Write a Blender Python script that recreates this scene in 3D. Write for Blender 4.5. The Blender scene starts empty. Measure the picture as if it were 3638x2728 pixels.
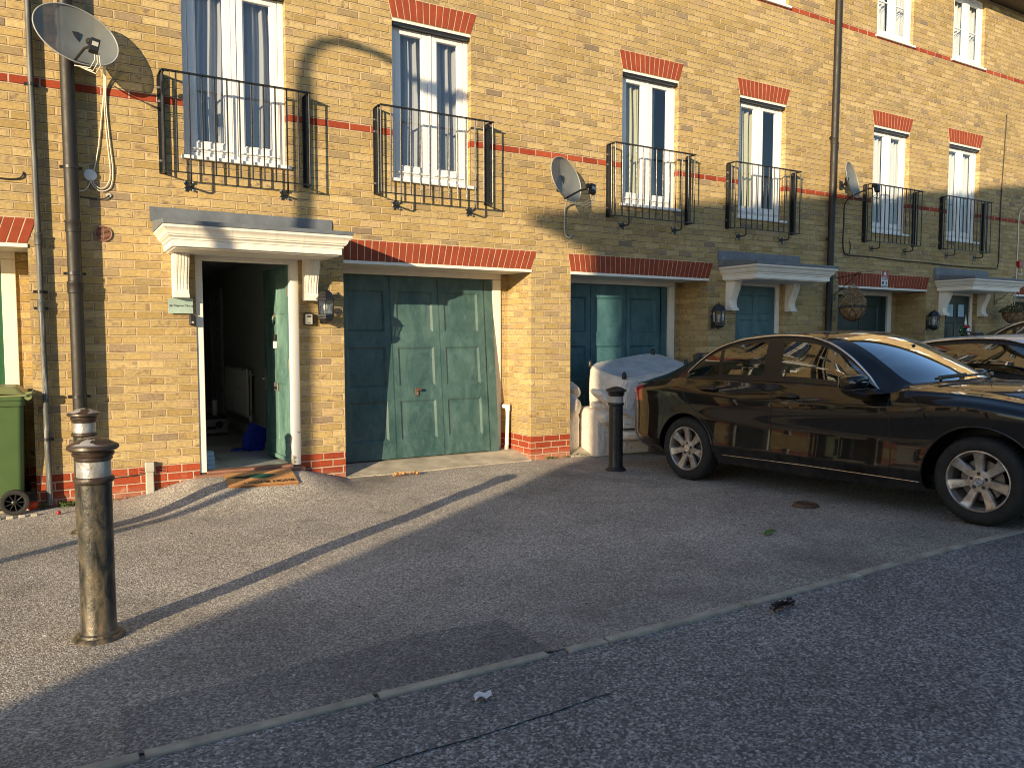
import bpy, bmesh, math, random
from mathutils import Vector, Matrix, noise
random.seed(7)
R = math.radians
scene = bpy.context.scene
col = scene.collection
# ------------------------------------------------------------------ camera, sky, sun, exposure
cam_d = bpy.data.cameras.new('camera'); cam = bpy.data.objects.new('camera', cam_d); col.objects.link(cam)
cam.location = (0, -7.77, 1.49); cam.rotation_euler = (R(90 - 3.579), 0, R(-30.703))
cam_d.sensor_width = 36; cam_d.lens = 36 * 2750 / 3638; cam_d.clip_end = 2000; cam_d.clip_start = .05
scene.camera = cam
SUN_AZ, SUN_EL = R(34.6), R(11.35)          # light travels towards +X+Y and down
w = bpy.data.worlds.new('World'); scene.world = w; w.use_nodes = True
nt = w.node_tree; nt.nodes.clear()
sky = nt.nodes.new('ShaderNodeTexSky'); sky.sky_type = 'NISHITA'; sky.sun_disc = False
sky.ozone_density = 2.6; sky.dust_density = .4; sky.sun_elevation = SUN_EL; sky.sun_rotation = math.atan2(-math.cos(SUN_AZ), -math.sin(SUN_AZ))
bg = nt.nodes.new('ShaderNodeBackground'); bg.inputs[1].default_value = .14
ow = nt.nodes.new('ShaderNodeOutputWorld')
nt.links.new(sky.outputs[0], bg.inputs[0]); nt.links.new(bg.outputs[0], ow.inputs[0])
sl = bpy.data.lights.new('sun', 'SUN'); so = bpy.data.objects.new('sun', sl); col.objects.link(so)
sl.energy = 5.0; sl.angle = R(.4); sl.color = (1, .79, .50)
sd = Vector((math.cos(SUN_AZ) * math.cos(SUN_EL), math.sin(SUN_AZ) * math.cos(SUN_EL), -math.sin(SUN_EL)))
so.rotation_euler = sd.to_track_quat('-Z', 'Y').to_euler(); so.location = (-10, -12, 12)
scene.view_settings.view_transform = 'Standard'; scene.view_settings.look = 'None'
scene.view_settings.gamma = 1; scene.view_settings.exposure = 0.85
scene.cycles.max_bounces = 8; scene.cycles.transparent_max_bounces = 12
scene.cycles.use_denoising = True; scene.cycles.filter_width = 1.05; scene.cycles.denoising_prefilter = 'ACCURATE'

# ------------------------------------------------------------------ node helpers
class NT:
    def __init__(s, name):
        s.m = bpy.data.materials.new(name); s.m.use_nodes = True
        s.t = s.m.node_tree; s.t.nodes.clear()
        s.out = s.t.nodes.new('ShaderNodeOutputMaterial')
    def n(s, typ, **kw):
        o = s.t.nodes.new('ShaderNode' + typ)
        for k, v in kw.items(): setattr(o, k, v)
        return o
    def put(s, sock, v):
        if isinstance(v, bpy.types.NodeSocket): s.t.links.new(v, sock)
        elif v is not None: sock.default_value = v
    def math(s, op, a, b=None, c=None, clamp=False):
        o = s.n('Math', operation=op); o.use_clamp = clamp
        s.put(o.inputs[0], a)
        if b is not None: s.put(o.inputs[1], b)
        if c is not None: s.put(o.inputs[2], c)
        return o.outputs[0]
    def mapr(s, v, a, b, c=0., d=1., smooth=False):
        o = s.n('MapRange'); o.clamp = True
        if smooth: o.interpolation_type = 'SMOOTHSTEP'
        s.put(o.inputs[0], v)
        for i, x in enumerate((a, b, c, d)): s.put(o.inputs[i + 1], x)
        return o.outputs[0]
    def mix(s, f, a, b, mode='MIX'):
        o = s.n('Mix'); o.data_type = 'RGBA'; o.blend_type = mode
        s.put(o.inputs[0], f); s.put(o.inputs[6], col4(a)); s.put(o.inputs[7], col4(b))
        return o.outputs[2]
    def noise(s, vec, scale, detail=4, rough=.55, dist=0, out=0):
        o = s.n('TexNoise'); s.put(o.inputs['Vector'], vec); o.inputs['Scale'].default_value = scale
        o.inputs['Detail'].default_value = detail; o.inputs['Roughness'].default_value = rough
        o.inputs['Distortion'].default_value = dist
        return o.outputs[out]
    def vor(s, vec, scale, feature='F1', out=0):
        o = s.n('TexVoronoi', feature=feature); s.put(o.inputs['Vector'], vec); o.inputs['Scale'].default_value = scale
        return o.outputs[out]
    def ramp(s, v, stops, interp='LINEAR'):
        o = s.n('ValToRGB'); s.put(o.inputs[0], v); r = o.color_ramp; r.interpolation = interp
        while len(r.elements) < len(stops): r.elements.new(.5)
        for e, (p, c) in zip(r.elements, stops): e.position = p; e.color = col4(c)
        return o.outputs[0]
    def pos(s): return s.n('NewGeometry').outputs['Position']
    def objc(s): return s.n('TexCoord').outputs['Object']
    def sep(s, v):
        o = s.n('SeparateXYZ'); s.put(o.inputs[0], v); return o.outputs
    def comb(s, x, y, z):
        o = s.n('CombineXYZ')
        for i, v in enumerate((x, y, z)): s.put(o.inputs[i], v)
        return o.outputs[0]
    def white(s, v, out=0):
        o = s.n('TexWhiteNoise'); o.noise_dimensions = '3D'; s.put(o.inputs['Vector'], v); return o.outputs[out]
    def bump(s, h, dist=.01, strength=1., normal=None):
        o = s.n('Bump'); o.inputs['Strength'].default_value = strength; o.inputs['Distance'].default_value = dist
        s.put(o.inputs['Height'], h)
        if normal is not None: s.put(o.inputs['Normal'], normal)
        return o.outputs[0]
    def bsdf(s, color, rough=.6, metal=0., normal=None, spec=None, coat=None, **kw):
        o = s.n('BsdfPrincipled'); s.put(o.inputs['Base Color'], col4(color)); s.put(o.inputs['Roughness'], rough)
        s.put(o.inputs['Metallic'], metal)
        if spec is not None: s.put(o.inputs['Specular IOR Level'], spec)
        if coat is not None: s.put(o.inputs['Coat Weight'], coat); o.inputs['Coat Roughness'].default_value = .02
        if normal is not None: s.put(o.inputs['Normal'], normal)
        for k, v in kw.items(): s.put(o.inputs[k], v)
        s.t.links.new(o.outputs[0], s.out.inputs[0]); return o
def col4(c):
    if isinstance(c, (tuple, list)) and len(c) == 3: return (c[0], c[1], c[2], 1)
    return c

def simple(name, c, rough=.5, metal=0, spec=None, coat=None, var=.15, scale=6., bump=0., bscale=40.):
    s = NT(name); p = s.objc()
    n = s.noise(p, scale, 5); d = s.mapr(n, .3, .7, 1 - var, 1 + var)
    c2 = s.mix(1., c, s.comb(d, d, d), 'MULTIPLY')
    nrm = s.bump(s.noise(p, bscale, 3), bump, 1) if bump else None
    r = s.mapr(s.noise(p, scale * 3, 3), .3, .7, max(rough - .08, .01), min(rough + .08, 1))
    s.bsdf(c2, r, metal, nrm, spec, coat); return s.m

ZP, CH, BL = .29, .0748, .225       # plinth top, course height, brick length
Z0 = ZP - 4 * CH
def brick_mat(name, yellow=True, red_rows=(48, 82)):
    s = NT(name); P = s.pos(); x, y, z = s.sep(P)
    wob = s.sep(s.noise(P, 9, 3, out=1))
    u = s.math('ADD', s.math('ADD', x, y), s.math('MULTIPLY', s.math('SUBTRACT', wob[0], .5), .016))
    zz = s.math('DIVIDE', s.math('SUBTRACT', s.math('ADD', z, s.math('MULTIPLY', s.math('SUBTRACT', wob[1], .5), .007)), Z0), CH)
    row = s.math('FLOOR', zz); fz = s.math('FRACT', zz)
    rj = s.white(s.comb(row, 3.3, 1.7))
    sh = s.math('ADD', s.math('MULTIPLY', s.math('MODULO', s.math('ABSOLUTE', row), 2), .5), s.math('MULTIPLY', rj, .10))
    cu = s.math('ADD', s.math('DIVIDE', u, BL), sh)
    cl = s.math('FLOOR', cu); fu = s.math('FRACT', cu)
    jr = s.math('MULTIPLY', s.math('SUBTRACT', s.white(s.comb(cl, row, 9.1)), .5), .003)
    du = s.math('MULTIPLY', s.math('MINIMUM', fu, s.math('SUBTRACT', 1, fu)), BL)
    dz = s.math('MULTIPLY', s.math('MINIMUM', fz, s.math('SUBTRACT', 1, fz)), CH)
    # rounded brick corners
    a = s.math('MAXIMUM', s.math('SUBTRACT', .012, du), 0); b = s.math('MAXIMUM', s.math('SUBTRACT', .012, dz), 0)
    d = s.math('ADD', s.math('SUBTRACT', .012, s.math('SQRT', s.math('ADD', s.math('MULTIPLY', a, a), s.math('MULTIPLY', b, b)))), jr)
    d = s.math('ADD', d, s.math('MULTIPLY', s.math('SUBTRACT', s.noise(P, 60, 3), .5), .004))
    brick = s.mapr(d, .0048, .0082, smooth=True)
    rnd = s.white(s.comb(cl, row, 0.)); rnd2 = s.white(s.comb(cl, row, 5.)); rnd3 = s.white(s.comb(cl, row, 8.))
    ycol = s.ramp(rnd, [(0, (.33, .235, .093)), (.2, (.45, .325, .137)), (.45, (.39, .29, .135)), (.62, (.51, .385, .185)), (.8, (.36, .26, .112)), (.9, (.29, .22, .12)), (.95, (.47, .34, .18)), (1, (.21, .16, .11))])
    # kiln marks: soft dark smudges across some bricks
    sm = s.noise(s.comb(s.math('MULTIPLY', fu, 2.8), s.math('MULTIPLY', fz, 1.1), s.math('MULTIPLY', s.math('ADD', cl, s.math('MULTIPLY', row, 17.3)), 3.1)), 1.35, 3, .6)
    smk = s.math('MULTIPLY', s.mapr(sm, .50, .68, smooth=True), s.mapr(rnd2, .25, .9, 0, .9))
    ycol = s.mix(smk, ycol, (.22, .15, .10))
    hv = s.mapr(s.noise(P, 38, 6, .75), .3, .7, .72, 1.22)
    rcol = s.ramp(rnd, [(0, (.25, .042, .017)), (.5, (.31, .055, .021)), (1, (.36, .075, .03))])
    isred = s.math('LESS_THAN', row, 4)
    for rr in red_rows: isred = s.math('MAXIMUM', isred, s.math('COMPARE', row, float(rr), .4))
    c = s.mix(isred, ycol, rcol) if yellow else rcol
    c = s.mix(1., c, s.comb(hv, hv, hv), 'MULTIPLY')
    spk = s.math('MULTIPLY', s.mapr(s.vor(P, 75), .0, .16, 1, 0), s.mapr(s.noise(P, 5), .55, .7))
    c = s.mix(s.math('MULTIPLY', spk, .5), c, (.07, .055, .045))
    mcol = s.ramp(s.noise(P, 14, 4), [(.3, (.42, .31, .175)), (.7, (.56, .43, .26))])
    mcol = s.mix(isred, mcol, (.52, .36, .27))
    c = s.mix(brick, mcol, c)
    bed_shade = s.math('MULTIPLY', s.mapr(fz, .0, .03, 0, 1), s.mapr(fz, .085, .125, 1, 0))  # shadow line under each brick painted into the colour, stronger on higher rows
    bed_shade = s.math('MULTIPLY', bed_shade, s.math('MULTIPLY', s.mapr(s.noise(P, 8, 4, .6), .35, .6, .25, .95), s.mapr(z, 1.2, 3.2, .35, 1.)))
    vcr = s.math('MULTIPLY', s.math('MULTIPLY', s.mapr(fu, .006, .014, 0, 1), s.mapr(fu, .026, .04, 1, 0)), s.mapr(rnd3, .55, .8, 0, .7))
    c = s.mix(s.math('MAXIMUM', bed_shade, vcr), c, s.mix(isred, (.13, .085, .035), (.12, .04, .02)))
    # dirty, salt-bloomed lowest course and large weathering variation
    low = s.math('MULTIPLY', s.mapr(z, .02, .12, 1, 0), s.mapr(s.noise(P, 7, 4), .35, .6, .3, 1))
    c = s.mix(s.math('MULTIPLY', low, .65), c, (.42, .27, .2))
    big = s.mapr(s.noise(P, .9, 5, .6), .3, .7, .88, 1.1)
    c = s.mix(1., c, s.comb(big, big, big), 'MULTIPLY')
    eff = s.math('MULTIPLY', s.mapr(s.noise(P, 3.1, 5, .65), .66, .78), .35)
    c = s.mix(eff, c, (.60, .50, .38))
    hgt = s.math('ADD', s.math('MULTIPLY', brick, s.mapr(rnd3, 0, 1, .7, 1.15)), s.math('MULTIPLY', s.noise(P, 70, 5, .7), .16))
    nrm = s.bump(hgt, .015, 1)
    s.bsdf(c, .88, 0, nrm, .25); return s.m

def asphalt(name, base, chips, light, scale=1., patchy=.25, tint=(.05, .04, .03)):
    s = NT(name); P = s.pos()
    v1 = s.vor(P, 95 * scale, out=1); vc = s.sep(v1)
    n1 = s.noise(P, 190 * scale, 3, .7)
    br = s.math('MULTIPLY', s.math('POWER', s.mapr(vc[0], .1, 1, 0, 1), 1.6), s.mapr(n1, .35, .65, .3, 1))
    c = s.mix(br, base, light)
    chip = s.math('GREATER_THAN', vc[1], 1 - chips)
    c = s.mix(s.math('MULTIPLY', chip, .7), c, tuple(min(x * 2.6, .6) for x in light))
    hole = s.mapr(s.vor(P, 95 * scale), .0, .55, 0, 1)
    c = s.mix(s.math('MULTIPLY', s.mapr(s.noise(P, 60 * scale, 2), .5, .65), .6), c, tuple(x * .35 for x in base))
    big = s.mapr(s.noise(P, .8, 6, .62), .3, .7, 1 - patchy, 1 + patchy)
    c = s.mix(1., c, s.comb(big, big, big), 'MULTIPLY')
    st = s.mapr(s.noise(P, 2.3, 5, .6, .4), .60, .74)
    c = s.mix(s.math('MULTIPLY', st, .35), c, tint)
    cr = s.math('MULTIPLY', s.mapr(s.vor(s.n('VectorMath', operation='ADD').outputs[0] if False else P, .62, 'DISTANCE_TO_EDGE'), .0, .006, 1, 0), s.mapr(s.noise(P, .9, 3), .52, .6))
    c = s.mix(s.math('MULTIPLY', cr, .3), c, tuple(x * .3 for x in base))
    oil = s.math('MULTIPLY', s.mapr(s.noise(P, .55, 6, .62, .5), .56, .70, smooth=True), .45)
    c = s.mix(oil, c, tuple(x * .5 for x in base))
    if name.startswith('drive'):
        kerb_tone = s.math('MULTIPLY', s.mapr(s.sep(P)[1], -4.7, -3.2, .36, 0, True), s.mapr(s.noise(P, 1.1, 5), .35, .6, .55, 1.1))  # driveway colour darker towards the kerb
        c = s.mix(kerb_tone, c, (.08, .078, .076))
    moss = s.math('MULTIPLY', s.mapr(s.noise(P, 1.3, 6, .7), .6, .75), .18)
    c = s.mix(moss, c, (.11, .10, .045))
    h = s.math('ADD', s.math('MULTIPLY', hole, -1.), s.math('MULTIPLY', n1, .5))
    s.bsdf(c, s.mapr(n1, .3, .7, .75, .95), 0, s.bump(h, .0045 / scale, .8), .25); return s.m

M = {}
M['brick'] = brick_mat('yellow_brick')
M['asph'] = asphalt('driveway_asphalt', (.27, .245, .215), .03, (.97, .89, .78), 1.15)
M['road'] = asphalt('road_asphalt', (.14, .136, .135), .03, (.62, .60, .58), 1.0, .22, (.07, .065, .062))
M['patch'] = asphalt('patch_asphalt', (.14, .137, .138), .03, (.52, .50, .49), .95, .15, (.06, .055, .052))
M['dpatch'] = asphalt('driveway_patch_asphalt', (.19, .18, .17), .03, (.66, .62, .57), 1.05, .2)
M['conc'] = simple('old_concrete', (.36, .335, .27), .9, var=.3, scale=9, bump=.003, bscale=90)
M['apron'] = simple('apron_concrete', (.42, .37, .29), .9, var=.3, scale=5, bump=.004, bscale=70)
M['mortar'] = simple('lime_mortar', (.52, .40, .27), .95, var=.15, scale=20, bump=.002)
def redbrick():
    s = NT('red_soldier_brick'); P = s.objc()
    i = s.n('ObjectInfo').outputs['Random']
    x = s.sep(P)
    n = s.noise(P, 7, 4); c = s.ramp(n, [(.3, (.22, .046, .022)), (.6, (.28, .056, .025)), (.8, (.36, .085, .040))])
    f = s.mapr(s.noise(P, 120, 4, .7), .3, .7, .85, 1.12); c = s.mix(1., c, s.comb(f, f, f), 'MULTIPLY')
    sp = s.mapr(s.noise(P, 4.5, 6, .7), .66, .74); c = s.mix(s.math('MULTIPLY', sp, .4), c, (.6, .45, .36))
    s.bsdf(c, .85, 0, s.bump(s.noise(P, 130, 4), .002, 1), .25); return s.m
M['red'] = redbrick()
M['upvc'] = simple('white_upvc', (.80, .79, .77), .32, var=.03, scale=3)
def oldwhite():
    s = NT('weathered_white_paint'); P = s.objc(); z = s.pos()
    n = s.mapr(s.noise(P, 3.5, 6, .65), .5, .75); c = s.mix(s.math('MULTIPLY', n, .35), (.78, .74, .66), (.52, .45, .36))
    st = s.mapr(s.noise(s.comb(s.math('MULTIPLY', s.sep(P)[0], 30), s.sep(P)[1], s.math('MULTIPLY', s.sep(P)[2], 2.)), 1, 4), .58, .72)
    c = s.mix(s.math('MULTIPLY', st, .25), c, (.40, .36, .3))
    s.bsdf(c, .5, 0, s.bump(s.noise(P, 60, 4), .0008, 1)); return s.m
M['white'] = oldwhite()
def flake():
    s = NT('peeling_white_paint'); P = s.objc(); x = s.sep(P)
    low = s.mapr(s.sep(s.pos())[2], .2, .75, .5, .80)
    n = s.math('GREATER_THAN', s.noise(P, 9, 6, .65), low)
    c = s.mix(n, (.78, .76, .71), (.30, .25, .21))
    s.bsdf(c, .55, 0, s.bump(s.math('SUBTRACT', 1, n), .002, 1)); return s.m
M['flake'] = flake()
def faded(name, c1, c2, dirt=(.30, .27, .2), amt=.6):
    s = NT(name); P = s.objc(); x = s.sep(P)
    v = s.comb(s.math('MULTIPLY', x[0], 2.), s.math('MULTIPLY', x[1], 2.), s.math('MULTIPLY', x[2], .9))
    n = s.mapr(s.noise(v, 2.1, 7, .62, .8), .34, .68); c = s.mix(n, c1, c2)
    n2 = s.mapr(s.noise(v, 9, 6, .7, .6), .5, .75); c = s.mix(s.math('MULTIPLY', n2, .35 * amt), c, tuple(min(1, k * 2.1 + .03) for k in c2))
    chip = s.math('GREATER_THAN', s.noise(P, 38, 4, .7), .76); c = s.mix(s.math('MULTIPLY', chip, .6 * amt), c, (.6, .6, .55))
    s.bsdf(c, s.mapr(n2, 0, 1, .42, .62), 0, s.bump(s.noise(P, 80, 3), .0006, 1), .4); return s.m
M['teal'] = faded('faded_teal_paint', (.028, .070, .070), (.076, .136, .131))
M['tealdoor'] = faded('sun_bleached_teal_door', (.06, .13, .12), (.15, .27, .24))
M['teal_shade'] = faded('teal_paint_blue_shade', (.022, .075, .095), (.065, .155, .175), amt=.35)  # teal paint with the blue of the shade put into its colour
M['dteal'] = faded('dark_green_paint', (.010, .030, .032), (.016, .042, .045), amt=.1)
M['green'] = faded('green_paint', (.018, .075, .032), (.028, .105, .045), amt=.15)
M['iron'] = simple('black_painted_iron', (.012, .013, .015), .35, var=.3, scale=12, bump=.0006, bscale=90)
M['blackp'] = simple('black_plastic', (.016, .016, .017), .42, var=.15)
M['bolt'] = simple('zinc_bolt', (.45, .45, .43), .4, .8)
M['pipe'] = simple('dark_grey_plastic_pipe', (.017, .015, .013), .58, var=.15, scale=3)
def gpipe():
    s = NT('weathered_grey_pipe'); P = s.objc(); x = s.sep(P)
    v = s.comb(s.math('MULTIPLY', x[0], 22), s.math('MULTIPLY', x[1], 22), s.math('MULTIPLY', x[2], 1.6))
    n = s.mapr(s.noise(v, 2, 5, .6), .5, .62); n = s.math('MULTIPLY', n, s.mapr(x[2], 1.0, 2.2, 1, .35))
    c = s.mix(n, (.06, .063, .062), (.25, .265, .265)); s.bsdf(c, .55); return s.m
M['gpipe'] = gpipe()
def lead():
    s = NT('lead_flashing'); P = s.objc(); n = s.noise(P, 5, 6, .65)
    c = s.ramp(n, [(.3, (.10, .115, .135)), (.6, (.15, .17, .195)), (.8, (.26, .28, .30))])
    s.bsdf(c, .6, .15, s.bump(s.noise(P, 12, 3), .003, 1)); return s.m
M['lead'] = lead()
def rusty():
    s = NT('rusting_bollard_paint'); P = s.objc(); x = s.sep(P)
    v = s.comb(s.math('MULTIPLY', x[0], 3), s.math('MULTIPLY', x[1], 3), s.math('MULTIPLY', x[2], 1.1))
    r = s.math('ADD', s.noise(v, 6, 7, .68, .5), s.mapr(x[2], 0, .45, .10, 0))
    c = s.ramp(r, [(.40, (.012, .014, .014)), (.49, (.035, .034, .030)), (.58, (.080, .068, .050)), (.68, (.13, .104, .070)), (.78, (.22, .10, .045))])
    top = s.mapr(x[2], .76, .785, 0, 1)
    rt = s.ramp(s.noise(P, 10, 6, .7), [(.3, (.018, .014, .012)), (.5, (.042, .028, .021)), (.7, (.070, .048, .036))])
    cap = s.math('MULTIPLY', s.mapr(x[2], .953, .96, 0, 1), s.math('GREATER_THAN', s.noise(P, 7, 3), .50))
    rt = s.mix(cap, rt, (.30, .30, .31)); c = s.mix(top, c, rt)
    s.bsdf(c, s.mapr(s.noise(P, 25, 4), .3, .7, .28, .5), .12, s.bump(s.noise(P, 45, 6, .7), .0025, 1), .5); return s.m
M['rust'] = rusty()
M['bolblack'] = simple('worn_black_bollard_paint', (.020, .020, .021), .42, var=.5, scale=9, bump=.0015, bscale=40)
def silver():
    s = NT('hammered_reflective_band'); P = s.objc()
    s.bsdf(s.ramp(s.noise(P, 14, 5), [(.35, (.30, .30, .31)), (.6, (.45, .45, .45)), (.7, (.58, .57, .55))]), .36, .55, s.bump(s.noise(P, 40, 5), .004, 1)); return s.m
M['silver'] = silver()
def glass(name, tint=(1, 1, 1), refl=1.0, ior=1.5, base=.06, trans=.9):
    s = NT(name)
    ge = s.n('NewGeometry'); dt = s.n('VectorMath', operation='DOT_PRODUCT')
    s.t.links.new(ge.outputs['Incoming'], dt.inputs[0]); s.t.links.new(ge.outputs['Normal'], dt.inputs[1])
    k = s.math('SUBTRACT', 1., s.math('ABSOLUTE', dt.outputs['Value']))
    fr = s.math('ADD', s.math('MULTIPLY', s.math('POWER', k, 5.), .95), .05)
    f = s.math('ADD', s.math('MULTIPLY', fr, refl), base, clamp=True)
    g = s.n('BsdfGlossy'); g.inputs['Roughness'].default_value = .01; g.inputs['Color'].default_value = (1, 1, 1, 1)
    t = s.n('BsdfTransparent'); t.inputs[0].default_value = tuple(x * trans for x in tint) + (1,)
    mx = s.n('MixShader'); s.t.links.new(f, mx.inputs[0]); s.t.links.new(t.outputs[0], mx.inputs[1]); s.t.links.new(g.outputs[0], mx.inputs[2])
    s.t.links.new(mx.outputs[0], s.out.inputs[0]); return s.m
M['glass'] = glass('window_glass', (.93, .97, 1.), 1.3, 1.5, .03, .92)
M['screen'] = glass('windscreen_glass', (.30, .38, .42), 2.8, 1.5, .22)
M['carglass'] = glass('tinted_car_glass', (.42, .48, .48), 1.5, 1.5, .07)
M['lampglass'] = glass('lantern_glass', (.9, .9, .88), 1., 1.45, .12)
def dishm():
    s = NT('perforated_grey_dish'); P = s.objc()
    n = s.mapr(s.noise(P, 5, 5), .3, .7, .85, 1.1)
    c = s.mix(1., (.17, .185, .18), s.comb(n, n, n), 'MULTIPLY')
    b = s.n('BsdfPrincipled'); s.put(b.inputs['Base Color'], c); b.inputs['Roughness'].default_value = .5
    t = s.n('BsdfTransparent'); mx = s.n('MixShader'); mx.inputs[0].default_value = .09
    s.t.links.new(b.outputs[0], mx.inputs[1]); s.t.links.new(t.outputs[0], mx.inputs[2]); s.t.links.new(mx.outputs[0], s.out.inputs[0]); return s.m
M['dish'] = dishm()
M['dgrey'] = simple('dish_rim_grey', (.30, .31, .30), .5)
M['cable'] = simple('cream_cable', (.66, .63, .52), .5, var=.1)
M['bcable'] = simple('black_cable', (.02, .02, .02), .6)
def curtain(name, c):
    s = NT(name); P = s.objc(); b = s.n('BsdfDiffuse'); s.put(b.inputs[0], col4(c))
    t = s.n('BsdfTranslucent'); s.put(t.inputs[0], col4(c)); mx = s.n('MixShader'); mx.inputs[0].default_value = .3
    s.t.links.new(b.outputs[0], mx.inputs[1]); s.t.links.new(t.outputs[0], mx.inputs[2]); s.t.links.new(mx.outputs[0], s.out.inputs[0]); return s.m
M['curt'] = curtain('pale_grey_curtain', (.50, .50, .51)); M['curtc'] = curtain('cream_curtain', (.60, .58, .42)); M['curtw'] = curtain('white_net_curtain', (.78, .79, .78))
M['plaster'] = simple('white_plaster', (.55, .54, .51), .8, var=.04)
M['room'] = simple('dim_room_wall', (.30, .30, .31), .9, var=.05)
M['cream'] = simple('cream_wall', (.62, .60, .40), .9, var=.04)
def tiles():
    s = NT('glossy_floor_tile'); P = s.pos(); x = s.sep(P)
    a = s.math('FRACT', s.math('DIVIDE', s.math('ADD', x[0], .31), .6)); b = s.math('FRACT', s.math('DIVIDE', s.math('ADD', x[1], .23), .6))
    g = s.math('MAXIMUM', s.math('LESS_THAN', a, .009), s.math('LESS_THAN', b, .009))
    c = s.mix(s.mapr(s.noise(P, 1.6, 7, .6, 1.2), .4, .6), (.66, .66, .64), (.52, .53, .53)); c = s.mix(g, c, (.16, .16, .16))
    s.bsdf(c, .06); return s.m
M['tile'] = tiles()
M['roof'] = simple('dark_roof_tile', (.05, .045, .042), .85, var=.3, scale=8, bump=.01, bscale=5)
M['fascia'] = simple('dark_brown_fascia', (.035, .026, .022), .5)
def paint(name, c, metal, flake=0):
    s = NT(name); P = s.objc()
    du = s.math('ADD', s.mapr(s.noise(P, 2.2, 6, .6), .35, .75, .0, .05), s.math('MULTIPLY', s.mapr(s.sep(P)[2], .2, .55, .25, 0), s.mapr(s.noise(P, 9, 5), .35, .65)))
    s.bsdf(s.mix(du, c, (.10, .08, .06)), .45, metal, None, .12 if c[0] < .1 else .5, 1.0); return s.m
M['cblack'] = paint('black_car_paint', (.004, .0038, .0042), 0); M['csilver'] = paint('silver_car_paint', (.85, .84, .83), 0)
M['cgrey'] = paint('dark_grey_car_paint', (.02, .02, .022), .3)
M['chrome'] = simple('chrome_trim', (.82, .80, .76), .12, 1, var=.05)
M['trim'] = simple('black_car_trim', (.010, .010, .010), .35)
M['tyre'] = simple('tyre_rubber', (.016, .016, .016), .78, var=.3, scale=10, bump=.001, bscale=60)
def alloy():
    s = NT('dirty_alloy'); P = s.objc(); n = s.mapr(s.noise(P, 11, 6, .65), .42, .62)
    s.bsdf(s.mix(n, (.60, .57, .53), (.36, .29, .23)), s.mapr(n, 0, 1, .28, .6), .7); return s.m
M['alloy'] = alloy()
M['disc'] = simple('brake_disc', (.20, .18, .17), .35, .9)
M['redlens'] = simple('red_lamp_lens', (.45, .015, .012), .12, coat=1)
M['clearlens'] = simple('clear_lamp_lens', (.45, .47, .5), .1, .6)
M['seat'] = simple('car_seat_cloth', (.045, .042, .04), .8)
def leather():
    s = NT('worn_cream_leather'); P = s.objc(); n = s.mapr(s.noise(P, 3, 6, .6), .4, .7)
    c = s.mix(s.math('MULTIPLY', n, .35), (.70, .64, .56), (.50, .44, .37))
    dt = s.math('GREATER_THAN', s.noise(P, 26, 4, .6), .70); c = s.mix(s.math('MULTIPLY', dt, .5), c, (.16, .13, .11))
    def rid(sc, d):
        v = s.noise(P, sc, 3, .5, d); return s.math('ABSOLUTE', s.math('SUBTRACT', s.math('MULTIPLY', v, 2.), 1.))
    h = s.math('ADD', s.math('POWER', rid(4., 1.6), .75), s.math('MULTIPLY', s.math('POWER', rid(10., 1.), .8), .25))
    s.bsdf(c, .5, 0, s.bump(h, .016, .8)); return s.m
M['leather'] = leather()
def leather2():
    s = NT('worn_leather_flat'); P = s.objc(); n = s.mapr(s.noise(P, 3, 6, .6), .4, .7)
    c = s.mix(s.math('MULTIPLY', n, .3), (.74, .68, .60), (.56, .50, .44))
    dt = s.math('MULTIPLY', s.math('GREATER_THAN', s.noise(P, 30, 4, .6), .69), s.mapr(s.noise(P, 2.2, 2), .45, .6)); c = s.mix(s.math('MULTIPLY', dt, .7), c, (.12, .10, .08))
    s.bsdf(c, .55, 0, s.bump(s.noise(P, 5, 6, .55, 1.2), .05, .8)); return s.m
M['leather2'] = leather2()
def under():
    s = NT('dirty_underside_cloth'); P = s.objc(); n = s.mapr(s.noise(P, 5, 6, .65), .4, .7)
    c = s.mix(n, (.50, .50, .50), (.33, .33, .34)); t = s.math('GREATER_THAN', s.noise(P, 13, 5, .65, 1.0), .675)
    c = s.mix(s.math('MULTIPLY', t, .9), c, (.05, .05, .05)); s.bsdf(c, .9, 0, s.bump(s.noise(P, 20, 4), .008, 1)); return s.m
M['under'] = under()
def binm(name, c, c2):
    s = NT(name); P = s.objc(); n = s.mapr(s.noise(P, 2.5, 5, .6), .35, .7)
    s.bsdf(s.mix(n, c, c2), .45, 0, s.bump(s.noise(P, 150, 2), .0006, 1)); return s.m
M['bin'] = binm('green_bin_plastic', (.060, .108, .038), (.078, .135, .048)); M['binl'] = binm('faded_green_lid', (.17, .20, .075), (.22, .24, .11))
def coir():
    s = NT('coir_mat'); P = s.objc(); n = s.noise(P, 160, 4, .7)
    s.bsdf(s.ramp(n, [(.3, (.42, .19, .06)), (.6, (.68, .35, .13)), (.75, (.78, .46, .20))]), .95, 0, s.bump(n, .006, 1)); return s.m
M['coir'] = coir()
M['blue'] = simple('blue_plastic', (.006, .035, .42), .3); M['orange'] = simple('orange_plastic', (.75, .08, .015), .5)
M['tgreen'] = simple('mat_green', (.01, .09, .06), .9); M['tdark'] = simple('dark_print', (.03, .022, .02), .9)
M['signglass'] = simple('frosted_sign_glass', (.30, .40, .36), .2, coat=.6, var=.25, scale=4)
M['terra'] = simple('brown_plastic_vent', (.25, .125, .085), .55, var=.15); M['terra2'] = simple('red_airbrick', (.42, .10, .05), .8)
M['dark'] = simple('dark_void', (.008, .008, .008), .9)
M['lgrey'] = simple('grey_plastic_box', (.42, .41, .36), .5); M['red2'] = simple('red_sign', (.28, .01, .015), .35)
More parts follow.
